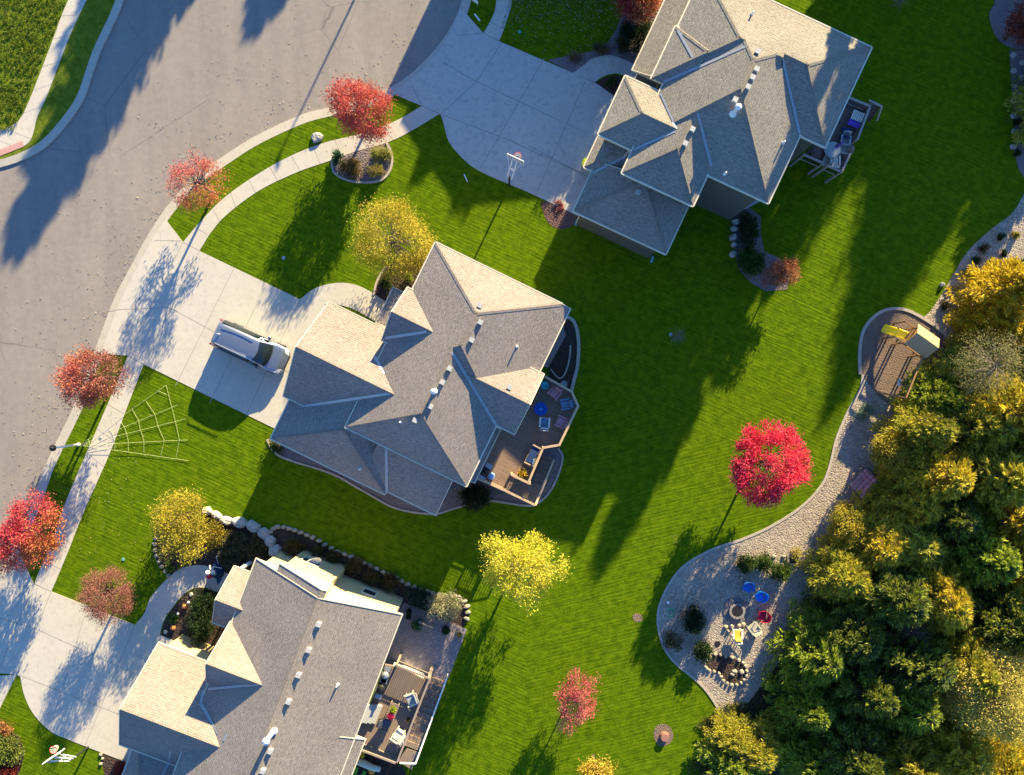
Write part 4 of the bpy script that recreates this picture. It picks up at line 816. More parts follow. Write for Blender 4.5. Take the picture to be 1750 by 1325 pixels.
S('spiraea_shrub',6,1245,(18,12),.8,[(.42,.15,.08),(.36,.2,.06)],'pink tinted shrub above the round one in the left corner',seed=91,n=700)
S('barberry_shrub',10,1316,(20,14),.9,[(.22,.03,.03),(.3,.05,.04)],'dark red shrub below the round one in the left corner',seed=92,n=1000)
S('barberry_shrub',205,1318,(14,16),.9,[(.16,.025,.03),(.22,.04,.03)],'dark red shrub in the mulch left of the bottom garage',seed=93,n=1000)
S('evergreen_shrub',661,482,(10,16),.6,GRN,'green shrub under the golden tree by the front walk',seed=94,n=500)
S('golden_shrub',700,473,8,.6,[(.24,.30,.03),(.3,.36,.04)],'small chartreuse shrub at the front wall of the middle house',seed=95,n=300)
S('golden_shrub',375,922,6,.5,[(.4,.4,.04),(.3,.34,.04)],'small bright yellow shrub beside the pale boulder',seed=96,n=250)
S('flower_clump',955,352,(8,14),.25,[(.5,.12,.12),(.45,.2,.18),(.2,.06,.06)],'short row of pink flowers in the pinkish mulch patch',seed=97,n=120,leaf=(.1,.07))
for i,(x,y,r) in enumerate(((1711,405,6),(1736,402,6),(1715,433,6),(1681,424,9),(1668,445,8),(1654,466,7),(1696,450,8),(1616,522,9),(1642,530,9),(1660,505,7),(1738,210,6),(1745,235,7),(1738,262,6),(1630,555,7),(1360,948,11))):
    S('perennial_clump',x,y,r,.4,[GRN,OLV,DGRN,BRN][i%4] if i!=14 else [(.5,.42,.1),(.42,.36,.08)],
      ['dark green clump uppermost in the upper gravel strip','dark clump next to the uppermost in the gravel strip at the right edge','green ringed clump below the uppermost gravel clumps','olive clump in the middle of the upper gravel strip','flat green clump left in the upper gravel strip','tiny green clump at the lawn side of the gravel strip','bronze clump right in the upper gravel strip','olive clump just above the play area','bronze clump right above the play area','green clump beside the pale stone in the gravel strip','red tinged clump highest on the stone path edge','brown clump in the middle of the stone path edge','green clump lowest on the stone path edge','small olive clump by the play area corner','yellow grass clump beside the stone ring'][i],
      'plant','perennials in the gravel' ,seed=110+i,n=400,leaf=(.13,.04),up=.7)
# ------------------------------------------------------------------ silver minivan
def van(px,py,ang):
    c=P(px,py,.9); t=thing('minivan',(c.x,c.y,.03),R(-ang),'silver minivan parked nose first on the middle driveway','minivan')
    paint=NT('silver_paint'); paint.b.inputs['Coat Weight'].default_value=.6; paint.b.inputs['Coat Roughness'].default_value=.05; silver=paint.out((.26,.30,.37),.28,.7)
    red=simple('tail_lamp_red',(.35,.02,.02),.2); lens=simple('lamp_lens',(.7,.7,.68),.15); tyre=simple('tyre_rubber',(.02,.02,.02),.9); rim=simple('alloy',(.5,.5,.52),.3,.05,5,.9)
    # x forward; stations: x, half width, sill z, belt z, roof z, roof half width
    st=[(-2.53,.55,.42,.62,.66,.5),(-2.50,.84,.36,.95,1.05,.72),(-2.44,.93,.30,1.05,1.45,.70),(-2.30,.97,.27,1.08,1.66,.70),(-1.8,.99,.25,1.10,1.73,.73),(-.9,1.0,.25,1.10,1.76,.74),(0,1.0,.25,1.09,1.755,.74),(.55,1.0,.25,1.08,1.70,.72),(.78,.995,.25,1.07,1.62,.71),(1.35,.99,.25,1.05,1.22,.74),(1.55,.98,.26,1.02,1.10,.76),(1.95,.96,.28,.93,1.02,.72),(2.25,.90,.30,.82,.92,.62),(2.44,.76,.34,.68,.76,.5),(2.53,.45,.40,.55,.60,.3)]
    prof=[]
    for x,w,zs,zb,zr,wr in st:
        half=[(w*.93,zs),(w,zs+.22*(zb-zs)),(w,zs+.7*(zb-zs)),(w*.975,zb),(wr+.45*(w*.975-wr),zb+.55*(zr-zb)),(wr,zr-.05*(zr-zb+.05)),(wr*.55,zr+.015),(0,zr+.03)]
        prof.append([(x,y,z) for y,z in half]+[(x,-y,z) for y,z in half[-2::-1]])
    n=len(prof[0]); m=MB(); vs=[v for p in prof for v in p]
    fs=[(i*n+k,(i+1)*n+k,(i+1)*n+k+1,i*n+k+1) for i in range(len(st)-1) for k in range(n-1)]+[tuple(range(n)),tuple(reversed(range((len(st)-1)*n,len(st)*n)))]
    m.add(vs,fs); o=m.build('body',silver,t,world=False,smooth=True); ss=o.modifiers.new('s','SUBSURF'); ss.levels=ss.render_levels=2
    def patch(name,rows,mat,par=t,thick=.0):
        q=MB(); kk=len(rows[0]); q.add([v for r in rows for v in r],[(i*kk+k,i*kk+k+1,(i+1)*kk+k+1,(i+1)*kk+k) for i in range(len(rows)-1) for k in range(kk-1)]); return q.build(name,mat,par,world=False,smooth=True)
    rows=[]
    for i in range(7):
        f=i/6; x=.66+.78*f; z=1.715-.475*f+.05*math.sin(math.pi*f); wy=.66+.10*f
        rows.append([(x+.17*(1-(y_)**2)-.03,y_*wy,z-.05*y_*y_+.018) for y_ in (-1,-.75,-.4,0,.4,.75,1)])
    glass=NT('tinted_glass').out((.012,.02,.022),.06); glass.node_tree.nodes['Principled BSDF'].inputs['Specular IOR Level'].default_value=.8
    ws=patch('windscreen',rows,glass)
    for s in (1,-1):
        q=MB(); q.bar((1.44,.1*s+.12,1.27),(1.30,.62*s*.9,1.33),.025,.02); q.build('wiper',M['black'],ws,world=False)
        rows=[[(x,s*(1.003-.02*(abs(x)>1.9)),1.12),(x,s*(.93),1.40),(x,s*.80,1.62 if x<.4 else 1.62-(x-.4)*.75)] for x in (-2.2,-1.6,-.9,-.85,0,.4,.75,1.05)]
        patch('side_window',rows,glass)
        q=MB(); q.tube([(-2.0,s*.64,1.79),(-1.9,s*.64,1.83),(.15,s*.64,1.83),(.25,s*.64,1.79)],.028,8); q.build('roof_rail',M['grey'],t,world=False)
        q=MB(); q.ball((.95,s*1.12,1.12),.13,10,6,sz=.8); q.bar((.95,s*1.0,1.08),(.95,s*1.1,1.1),.05,.04); q.build('wing_mirror',silver,t,world=False,smooth=True)
        q=MB(); q.hexa([(2.28,s*.60,.70),(2.47,s*.52,.66),(2.36,s*.86,.66),(2.05,s*.93,.72)] if s>0 else [(2.28,s*.60,.70),(2.05,s*.93,.72),(2.36,s*.86,.66),(2.47,s*.52,.66)],[(2.26,s*.60,.93),(2.43,s*.52,.78),(2.33,s*.84,.83),(2.05,s*.90,.95)] if s>0 else [(2.26,s*.60,.93),(2.05,s*.90,.95),(2.33,s*.84,.83),(2.43,s*.52,.78)]); q.build('headlight',lens,t,world=False,bevel=.02)
        q=MB(); q.box((-2.46,s*.86,.98),(.14,.12,.42)); q.build('tail_light',red,t,world=False,bevel=.03)
        for x in (-1.55,1.62):
            q=MB(); q.tube([(x,s*.80,.34),(x,s*1.005,.34)],.345,20); w_=q.build('wheel',tyre,t,world=False); q=MB(); q.tube([(x,s*.98,.34),(x,s*1.015,.34)],.22,14); q.build('rim',rim,w_,world=False)
    q=MB(); q.ball((-2.0,0,1.80),.06,8,5); q.tube([(-2.0,0,1.8),(-2.12,0,1.98)],.01,5); q.build('antenna',M['white'],t,world=False)
    q=MB(); q.box((2.49,0,.52),(.1,1.0,.22)); q.build('grille',M['black'],t,world=False,bevel=.02)
    q=MB(); q.box((-2.5,0,.55),(.1,1.6,.2)); q.build('rear_bumper',M['black'],t,world=False,bevel=.03)
van(429,594,24.5)
# ------------------------------------------------------------------ lamp post with a string web pegged over the lawn
b=P(135,760); t=thing('street_lamp',b,0,'white lamp post on the verge with a black globe head','street lamp','street lamps')
m=MB(); m.tube([(0,0,-.1),(0,0,.25)],[.13,.10],10); m.tube([(0,0,.2),(0,0,2.85)],[.075,.06],10); m.build('pole',M['white'],t,world=False,smooth=True)
m=MB(); m.lathe((0,0,2.8),[(.07,0),(.12,.05),(.21,.18),(.20,.30),(.10,.42),(.03,.46)],16); m.build('lamp_head',M['black'],t,world=False,smooth=True)
ropem=simple('white_cord',(.50,.56,.26),.8,.1)
t=thing('string_web',P(155,762),0,'giant spider web of white cord stretched from the lamp post over the lawn','web decoration'); m=MB()
zw=lambda x,y,z=.06: P(x/3.01,560+y/3.01,z)
ax=zw(408,606,.25)
arcs=[[(455,575),(460,592),(462,612)],[(565,520),(582,548),(590,578),(590,628)],[(622,485),(640,512),(652,548),(659,580),(660,635)],[(678,418),(712,475),(722,525),(740,582),(740,642)],[(750,376),(795,442),(812,505),(845,580),(827,656)],[(813,325),(858,345)],[(855,296),(883,408),(902,482),(923,578),(906,666)]]
for q in ((855,296),(915,398),(955,470),(965,578),(970,685)): m.tube([ax,ax.lerp(zw(*q),.5)-Vector((0,0,.07)),zw(*q)],.009,4)
for a_ in arcs: m.tube([zw(x,y,.07) for x,y in a_],.009,4)
m.build('cord',ropem,t)
# ------------------------------------------------------------------ basketball hoops
def hoop(px,py,topx,topy,face,label):
    b=P(px,py); t=thing('basketball_hoop',b,0,label,'basketball hoop','basketball hoops'); f=Vector(face).normalized(); s=Vector((-f.y,f.x,0)); Z=Vector((0,0,1))
    m=MB(); m.tube([Vector((0,0,-.05)),f*.1+Z*1.9],[.07,.06],10); m.build('pole',M['black'],t,world=False)
    m=MB(); bc=f*1.0+Z*3.1
    for k in (-.16,.16): m.bar(f*.05+s*k+Z*1.7,bc-f*.12+s*k-Z*.35,.05,.06); m.bar(f*.1+s*k+Z*2.0,bc-f*.12+s*k+Z*.2,.05,.06)
    m.bar(f*.5+s*-.16+Z*2.2,f*.5+s*.16+Z*2.2,.04,.04); m.bar(f*.5+s*-.16+Z*2.5,f*.5+s*.16+Z*2.5,.04,.04)
    for k in (-1,1): m.bar(f*.35+s*k*.16+Z*2.4,bc-f*.08+s*k*.5+Z*.1,.025,.025)
    m.build('support_arm',M['white'],t,world=False)
    m=MB(); m.box(bc,(.05,1.15,.8),math.atan2(f.y,f.x)); bb=m.build('backboard',simple('backboard_grey',(.45,.47,.5),.2,.05,3),t,world=False)
    m=MB(); r=math.atan2(f.y,f.x)
    for dz,dy,sz in ((.39,0,(.06,1.18,.05)),(-.39,0,(.06,1.18,.05)),(0,.57,(.06,.05,.82)),(0,-.57,(.06,.05,.82))): m.box(bc+s*dy+Z*dz,sz,r)
    for dz,dy,sz in ((.10,0,(.07,.46,.04)),(-.22,0,(.07,.46,.04)),(-.06,.21,(.07,.04,.34)),(-.06,-.21,(.07,.04,.34))): m.box(bc+s*dy+Z*dz,sz,r)
    m.build('border',M['white'],bb,world=False)
    m=MB(); rc=bc+f*.33-Z*.28; pts=[rc+(f*math.cos(a)+s*math.sin(a))*.23 for a in [i*2*math.pi/20 for i in range(21)]]; m.tube(pts,.015,6); m.bar(rc-f*.22,bc-Z*.28,.12,.03); rim=m.build('rim',simple('rim_red',(.55,.06,.05),.4),t,world=False)
    m=MB()
    for i in range(12):
        a=i*2*math.pi/12; a2=a+.5; m.tube([rc+(f*math.cos(a)+s*math.sin(a))*.23,rc+(f*math.cos(a2)+s*math.sin(a2))*.13-Z*.4],.008,4); m.tube([rc+(f*math.cos(a)+s*math.sin(a))*.23,rc+(f*math.cos(a-.5)+s*math.sin(a-.5))*.13-Z*.4],.008,4)
    m.build('net',M['white'],rim,world=False); return t
hoop(870,318,0,0,(.42,.9,0),'basketball hoop at the edge of the wide shaded driveway')
hoop(151,1277,0,0,(-.55,.84,0),'sunlit basketball hoop on the grass below the bottom left driveway')
# ------------------------------------------------------------------ play set, hammock
t=thing('play_set',P(1578,592),0,'wooden play tower with yellow slide in the chip play area','play set')
rz=math.atan2(-(593-559),(1603-1570)*1.0); u=(P(1604,594)-P(1570,570)).normalized(); v=Vector((-u.y,u.x,0)); c=P(1582,590,0)*(1)-Vector((.55,-.1,0)); Z=Vector((0,0,1))
c=P(1572,586); 
m=MB(); tp=simple('play_roof_cream',(.42,.30,.16),.6,.08,3); 
rc=P(1586,582,2.9)
for sg in (1,-1):
    e=[rc-u*.85,rc+u*.85,rc+u*.85+v*sg*.78-Z*.72,rc-u*.85+v*sg*.78-Z*.72]; e=[x+Z*0 for x in e]; dn=Z*-.05
    if sg<0: m.hexa([x+dn for x in e],e)
    else: m.hexa([x+dn for x in e[::-1]],e[::-1])
roof=m.build('tower_roof',[tp],t); 
base=Vector((rc.x,rc.y,0))
for a_,b_ in ((-.7,-.6),(.7,-.6),(.7,.6),(-.7,.6)):
    m=MB(); p=base+u*a_+v*b_; m.box((p.x,p.y,1.15),(.1,.1,2.3),math.atan2(u.y,u.x)); m.build('post',M['wood'],t)
m=MB(); m.box((base.x,base.y,1.45),(1.5,1.3,.08),math.atan2(u.y,u.x)); m.build('platform',M['wood'],t)
m=MB()
for k in range(2): 
    for (p,q) in ((base-u*.72-v*.6,base-u*.72+v*.6),(base-u*.7-v*.63,base+u*.7-v*.63),(base-u*.7+v*.63,base+u*.7+v*.63)):
        m.bar(p+Z*(1.75+.3*k),q+Z*(1.75+.3*k),.04,.1)
# entry deck towards the slide
w2=base-u*.95
for s_ in (-.6,.6): m.bar(w2-u*.5+v*s_+Z*1.7,base-u*.6+v*s_+Z*1.7,.05,.12); m.bar(w2-u*.45+v*s_,w2-u*.45+v*s_+Z*1.75,.09,.09)
m.build('railing',M['wood'],t)
sa,sb=P(1556,578,1.45),P(1508,561,.28); d=(sb-sa).normalized(); side=Vector((-d.y,d.x,0)).normalized(); m=MB(); N=14; ys=simple('slide_yellow',(.88,.72,.03),.3,.03,3,0,0)
rows=[]
for i in range(N+1):
    f=i/N; p=sa.lerp(sb,f); p.z=1.45-1.2*(f+.05*math.sin(f*6.28*1.5)) if f<.92 else .30
    rows.append([p+side*k*.27+Z*h for k,h in ((-1.12,.20),(-1,.22),(-.9,.02),(0,-.02),(.9,.02),(1,.22),(1.12,.20))])
for i in range(N):
    for j in range(6): m.add([rows[i][j],rows[i+1][j],rows[i+1][j+1],rows[i][j+1]],[(0,1,2,3)])
m.build('slide',ys,t,smooth=True)
# swing beam and its end frame
p1=P(1577,610,2.25); p2=P(1548,680,2.25); m=MB(); m.bar(p1,p2,.1,.14); m.build('swing_beam',M['wood'],t)
for sg in (-1,1):
    pe=Vector((p2.x,p2.y,0))+Vector(((p2-p1).normalized().y,-(p2-p1).normalized().x,0))*sg*.95; m=MB(); m.bar(p2,pe,.09,.09); m.build('swing_frame_leg',M['wood'],t)
sw=p1.lerp(p2,.62); m=MB(); dd=(p2-p1).normalized()
for sg in (-1,1): m.tube([sw+dd*.25*sg,sw+dd*.22*sg-Z*1.7],.012,4)
so_=m.build('swing_ropes',M['grey'],t); m=MB(); m.box((sw.x,sw.y,.55),(.2,.5,.05),math.atan2(dd.y,dd.x)-math.pi/2+1.57*0); m.build('swing_seat',M['white'],so_)
cpk=simple('hammock_pink',(.82,.34,.33),.8,.2,3)
t=thing('hammock',P(1478,828),0,'faded pink fabric hammock on the gravel beside the wood','hammock'); A=P(1487,805,.7); B=P(1470,850,.7); C_=P(1500,826,.55); D_=P(1456,833,.5)
m=MB(); q=[P(1481,800,1.0),P(1502,822,.85),P(1474,855,1.0),P(1452,832,.85)]; rows=[]
for i in range(7):
    f=i/6; a=q[0].lerp(q[3],f); b_=q[1].lerp(q[2],f); rows.append([a.lerp(b_,g/4)-Z*(.28*math.sin(math.pi*g/4)+.1*math.sin(math.pi*f)) for g in range(5)])
for i in range(6):
    for j in range(4): m.hexa([x-Z*.012 for x in (rows[i][j],rows[i+1][j],rows[i+1][j+1],rows[i][j+1])],[rows[i][j],rows[i+1][j],rows[i+1][j+1],rows[i][j+1]])
m.build('fabric',cpk,t,smooth=True); m=MB(); m.tube([q[0]+(q[0]-q[3])*.05,q[1]+(q[1]-q[2])*.05],.025,6); m.tube([q[3],q[2]],.025,6)
for x in q: m.tube([x,Vector((x.x,x.y,0))],.025,6)
m.build('frame',M['black'],t)
# ------------------------------------------------------------------ seats, tables and pots
def colour(name,c,r=.5,var=.08): return simple(name,c,r,var,5,0,.001)
C_blue=colour('chair_blue',(.02,.16,.55)); C_red=colour('chair_red',(.42,.01,.05)); C_beige=colour('chair_beige',(.50,.46,.33)); C_wht=colour('chair_white',(.75,.72,.62)); C_yel=colour('cushion_yellow',(.75,.45,.06),.9)
C_pink=colour('chair_rose',(.42,.20,.22)); C_teal=colour('teal_glaze',(.05,.38,.46),.3); C_navy=colour('navy_cloth',(.02,.05,.14),.9); C_cush=colour('cream_cushion',(.72,.66,.55),.95)
k=NT('blue_pattern_cloth'); vo=k.n('TexVoronoi',{'Vector':k.coord(),'Scale':14}); C_pat=k.out(k.ramp(vo.outputs['Distance'],[(.15,(.25,.34,.42)),(.4,(.04,.10,.2)),(.6,(.15,.25,.36))]),.9)
def chair(name,px,py,face,label,mat,z=.03,w=.62,group=None,cush=None,back=.85,lean=.28,cat='chair',arms=True):
    """face = picture angle the sitter looks at, degrees clockwise from picture right"""
    c=P(px,py,z+.4); t=thing(name,(c.x,c.y,z),-R(face),label,cat,group); h=w/2; m=MB()
    m.hexa([(-.28,-h,.34),(.3,-h,.40),(.3,h,.40),(-.28,h,.34)],[(-.28,-h,.39),(.3,-h,.45),(.3,h,.45),(-.28,h,.39)]); m.build('seat',mat,t,world=False,bevel=.02)
    m=MB(); N=5
    for i in range(N):
        y0=-h+i*w/N+.01; y1=y0+w/N-.02; hh=back-(abs(i-2)*.04); m.hexa([(-.26,y0,.36),(-.22,y0,.36),(-.22,y1,.36),(-.26,y1,.36)],[(-.26-lean,y0,hh),(-.22-lean,y0,hh),(-.22-lean,y1,hh),(-.26-lean,y1,hh)])
    m.build('backrest',mat,t,world=False)
    for sx,sy in ((1,1),(1,-1),(-1,1),(-1,-1)):
        m=MB(); m.bar((sx*.24,sy*(h-.02),0),(sx*.24,sy*(h-.02),.58 if arms else .36),.05,.05,up=Vector((1,0,0))); m.build('leg',mat,t,world=False)
    if arms:
        for sy in (1,-1): m=MB(); m.box((0,sy*(h+.02),.6),(.66,.1,.035)); m.build('armrest',mat,t,world=False,bevel=.01)
    if cush: m=MB(); m.box((.02,0,.49),(.5,w*.8,.09)); m.build('cushion',cush,t,world=False,bevel=.03); m=MB(); m.box((-.33,0,.68),(.1,w*.8,.4),0,0,('Y',-.35)); m.build('back_cushion',cush,t,world=False,bevel=.03)
    return t
FG='chairs round the fire pit'
def bucket(px,py,face,label,mat):
    """moulded plastic tub chair"""
    c=P(px,py,.4); t=thing('garden_chair',(c.x,c.y,.02),-R(face),label,'chair',FG); m=MB()
    m.hexa([(-.25,-.26,.36),(.3,-.28,.40),(.3,.28,.40),(-.25,.26,.36)],[(-.25,-.26,.39),(.3,-.28,.43),(.3,.28,.43),(-.25,.26,.39)]); m.build('seat',mat,t,world=False,bevel=.01)
    m=MB(); N=12; pts=[]
    for i in range(N+1):
        a=math.radians(-115+230*i/N)+math.pi; r=.33; hh=.62+.24*max(0,math.cos(a-math.pi))**.7; pts.append((math.cos(a)*r-.02,math.sin(a)*r,hh))
    for i in range(N):
        p,q=pts[i],pts[i+1]; m.hexa([(p[0],p[1],.36),(q[0],q[1],.36),(q[0]*1.06,q[1]*1.06,.36),(p[0]*1.06,p[1]*1.06,.36)],[(p[0]*1.25,p[1]*1.12,p[2]),(q[0]*1.25,q[1]*1.12,q[2]),(q[0]*1.33,q[1]*1.2,q[2]),(p[0]*1.33,p[1]*1.2,p[2])])
    m.build('backrest',mat,t,world=False)
    for sx,sy in ((1,1),(1,-1),(-1,1),(-1,-1)): m=MB(); m.bar((sx*.22,sy*.24,.37),(sx*.27,sy*.28,0),.05,.05,up=Vector((1,0,0))); m.build('leg',mat,t,world=False)
bucket(1278,1004,112,'blue tub chair nearer the round juniper',C_blue); bucket(1299,1020,150,'blue tub chair lower right of the other blue one',colour('chair_bright_blue',(.01,.20,.70)))
bucket(1303,1053,185,'dark red tub chair right of the fire pit',C_red)
chair('garden_chair',1288,1073,232,'beige square chair below the red chair',C_beige,.02,.6,FG,back=.7)
chair('garden_chair',1260,1083,270,'white garden chair with orange yellow cushion below the fire pit',C_wht,.02,.55,FG,cush=C_yel,lean=.34)
t=thing('fire_pit',P(1258,1043),0,'round stone fire pit with a black bowl in the gravel','fire pit')
m=MB(); rg=random.Random(5)
for i in range(22):
    a=i*2*math.pi/22; m.box((math.cos(a)*.72,math.sin(a)*.72,.03),(.34,.19,.10),a)
m.build('paver_ring',simple('dark_paver',(.17,.16,.16),.9,.2,4),t,world=False,bevel=.01)
m=MB()
for k_ in (0,1):
    for i in range(14): a=(i+.5*k_)*2*math.pi/14; m.box((math.cos(a)*.46,math.sin(a)*.46,.10+.13*k_),(.16,.19,.12),a)
m.build('block_ring',simple('fire_block',(.24,.22,.21),.9,.2,4),t,world=False,bevel=.01)
m=MB(); m.lathe((0,0,0),[(.39,.28),(.37,.28),(.33,.1),(.001,.06)],24); m.build('fire_bowl',M['black'],t,world=False)
m=MB()
for i in range(5): a=rg.random()*3; m.tube([(-.2*math.cos(a),-.2*math.sin(a),.12+.02*i),(.2*math.cos(a),.2*math.sin(a),.14+.02*i)],.03,6)
m.build('charred_logs',simple('charcoal',(.03,.025,.02),.9),t,world=False)
def ring(name,px,py,r,label,mat,n=12,cat='stone ring'):
    t=thing(name,P(px,py),0,label,cat); m=MB()
    for i in range(n): a=i*2*math.pi/n; m.box((math.cos(a)*r,math.sin(a)*r,.07),(.17,2*math.pi*r/n*.93,.16),a)
    m.build('edging_blocks',mat,t,world=False,bevel=.015); m=MB(); m.lathe((0,0,0),[(r*.85,0),(r*.8,.06),(.001,.08)],16); m.build('soil',M['mulch'],t,world=False)
ring('planting_ring',1355,956,.36,'ring of pale stones round a small plant near the wood',M['stone'])
m=MB(); m.lathe(P(1226,1100),[(.19,0),(.2,.03),(.17,.05),(.001,.045)],18); tag(m.build('valve_cover',M['black']),'dark round cover set in the gravel near the pond bed','cover')
m=MB(); hm=colour('hose_green',(.05,.42,.18),.4); ctr=P(1147,1047)
m.tube([ctr+Vector((math.cos(a)*(.2+.03*math.sin(a*3)),math.sin(a)*(.26+.03*math.cos(a*2.3)),.03+.012*a/6.28)) for a in [i*.35 for i in range(56)]],.02,6); tag(m.build('garden_hose',hm),'coiled green hose on the gravel left of the large juniper','hose')
m=MB(); m.ball(P(1142,1030,.12),.11); tag(m.build('ball',M['white'],smooth=True),'small white ball on the gravel above the green hose','ball')
# decks ------------------------------------------------------------------------------------------
def deck(name,poly,z,mat,label,rails,railmat,floor_anchor,step=.13,h=.95,posts=True,balustrade=True,capw=.14):
    c=P(*floor_anchor); t=thing(name,(c.x,c.y,0),0,label,'deck','back decks'); m=MB(); w_=[P(x,y,z) for x,y in poly]; m.prism([(q.x,q.y) for q in w_],z-.2,z); m.build('floor',mat,t)
    for ln in rails:
        zr=ln[0]; pts=[P(x,y,zr) for x,y in ln[1:]]
        m=MB()
        for a,b in zip(pts[:-1],pts[1:]): m.bar(a,b,capw,.04); m.bar(a-Z*(h-.12),b-Z*(h-.12),.05,.08); m.bar(a-Z*.1,b-Z*.1,.05,.08)
        r=m.build('railing',railmat,t)
        m=MB()
        for a,b in zip(pts[:-1],pts[1:]):
            n=max(1,int((b-a).length/step))
            for i in range(n): q=a.lerp(b,(i+.5)/n); m.box((q.x,q.y,zr-h/2),(.035,.035,h-.16))
        m.build('balusters',M['black'],r)
        for q in pts: m=MB(); m.box((q.x,q.y,(zr+.03)/2),(.12,.12,zr+.03)); m.build('post',railmat,t)
    return t
zd=lambda x,y:(780+x/5.3,640+y/5.3)
def stairs(t,pa,pb,width_px_a,z0,z1,n,mat,label=None):
    """treads from the foot (pa at z0) to the head (pb at z1); *_px: the two side points of the foot"""
    A,B=P(*pa,z0),P(*pb,z1); d=(B-A); d.z=0; L=d.length; d.normalize(); s=Vector((-d.y,d.x,0)); w=width_px_a
    for i in range(n):
        p=A+d*L*(i+.5)/n; z=z0+(z1-z0)*(i+1)/n; m=MB(); m.box((p.x,p.y,z-.02),(L/n*.98,w,.045),math.atan2(d.y,d.x)); m.box((p.x-d.x*L/n*.45,p.y-d.y*L/n*.45,z-(z1-z0)/n/2-.03),(.02,w,(z1-z0)/n*.8),math.atan2(d.y,d.x)); m.build('tread',mat,t)
    for sg in (-1,1): m=MB(); m.bar(A+s*sg*w/2,B+s*sg*w/2-Z*.05,.05,.24); m.build('stringer',mat,t)
D2=deck('deck',[zd(815,10),zd(1030,150),zd(1090,285),zd(925,635),zd(785,670),zd(660,985),zd(500,905),zd(440,1045),zd(190,945),zd(250,700),zd(420,480),zd(540,545)],1.9,M['deck2'],'brown board deck of the middle house with blue and rose chairs',
 [(2.85,zd(805,22),zd(1045,157),zd(1103,288),zd(932,640),zd(785,665),zd(650,985)),(2.85,zd(500,910),zd(665,990)),(2.85,zd(190,945),zd(290,985),zd(435,1050))],M['rail2'],(880,760))
stairs(D2,zd(670,1060),zd(470,985),1.0,1.1,1.9,5,M['deck2']); m=MB(); q=[P(*zd(*p),1.1) for p in ((650,1100),(690,1010),(790,1020),(715,1165),(640,1140))]; m.prism([(v_.x,v_.y) for v_ in q],.95,1.1); m.build('landing',M['deck2'],D2)
stairs(D2,zd(845,745),zd(735,1040),1.0,.1,1.1,7,M['deck2'])
m=MB(); a_,b_,c__=P(*zd(435,1050),2.85),P(*zd(715,1185),2.3),P(*zd(885,775),1.1); m.bar(a_,b_,.14,.04); m.bar(b_,c__,.14,.04); m.build('stair_rail',M['rail2'],D2)
m=MB()
for p,q in ((a_,b_),(b_,c__)):
    for i in range(12): r_=p.lerp(q,i/12); m.box((r_.x,r_.y,r_.z-.45),(.035,.035,.85))
m.build('stair_balusters',M['black'],D2)
m=MB(); m.lathe(P(*zd(798,100),1.9),[(.17,0),(.24,.3),(.26,.45),(.22,.45),(.2,.38),(.001,.36)],20); tag(m.build('planter',C_teal,smooth=True),'turquoise round pot in the deck corner by the roof','planter')
DG='armchairs on the brown deck'
chair('armchair',*zd(888,170),130,'rose cushioned armchair nearest the turquoise pot',C_pink,1.9,.62,DG,cush=C_pink); chair('armchair',*zd(945,430),205,'rose cushioned armchair at the lower right of the deck circle',C_pink,1.9,.62,DG,cush=C_pink)
chair('armchair',*zd(985,270),170,'blue patterned armchair by the outer railing',C_pat,1.9,.58,DG,cush=C_pat); chair('armchair',*zd(798,435),275,'blue patterned armchair with pale back below the blue table',C_wht,1.9,.56,DG,cush=C_pat)
t=thing('round_table',P(*zd(760,312),1.9),0,'round deep blue table in the middle of the deck chairs','table'); m=MB(); m.lathe((0,0,0),[(.42,.44),(.44,.47),(.42,.5),(.24,.5),(.22,.46),(.001,.46)],28); m.build('tabletop',colour('cobalt',(.01,.07,.36),.3),t,world=False,smooth=False); m=MB(); m.lathe((0,0,0),[(.3,0),(.26,.25),(.3,.44)],20); m.build('base',C_navy,t,world=False)
m=MB(); m.ball((0,0,.5),.12,10,6,sz=.5); m.build('glass_bowl',colour('blue_glass',(.02,.2,.6),.1),t,world=False)
def bench(px,py,face,L,label,frame,cush,z):
    c=P(px,py,z+.4); t=thing('bench',(c.x,c.y,z),-R(face),label,'bench'); m=MB(); m.box((0,0,.36),(.6,L,.08)); m.build('seat',frame,t,world=False,bevel=.01)
    m=MB(); m.box((.02,0,.46),(.52,L*.9,.14)); m.build('cushion',cush,t,world=False,bevel=.04); m=MB(); m.box((-.34,0,.62),(.07,L,.6)); m.build('backrest',frame,t,world=False)
    for sy in (-1,1): m=MB(); m.box((-.02,sy*L/2,.58),(.66,.08,.05)); m.bar((.25,sy*L/2,0),(.25,sy*L/2,.58),.06,.06,up=Vector((1,0,0))); m.bar((-.28,sy*L/2,0),(-.28,sy*L/2,.58),.06,.06,up=Vector((1,0,0))); m.build('arm_frame',frame,t,world=False)
    m=MB(); m.box((-.2,L*.28,.58),(.12,.36,.34),.2); m.build('throw_pillow',C_pat,t,world=False,bevel=.04)
bench(*zd(692,733),207,1.25,'wooden bench with navy cushion along the inner deck railing',M['rail2'],C_navy,1.9)
t=thing('potted_flowers',P(*zd(600,895),1.9),0,'pot of yellow chrysanthemums in the corner of the deck railing','flower pot'); m=MB(); m.lathe((0,0,0),[(.15,0),(.2,.28),(.17,.28),(.001,.25)],14); m.build('pot',colour('clay',(.35,.15,.08)),t,world=False)
rg_=np.random.default_rng(3); N=420; K=rg_.normal(size=(N,3))*np.array([.15,.15,.07])+np.array([0,0,.4]); leaf_object('blooms',K,rg_.normal(size=(N,3)),np.full(N,.09),np.full(N,.07),pal_pick(rg_,N,[(.75,.55,.03),(.7,.5,.03),(.12,.12,.02),(.4,.2,.03)]),t)
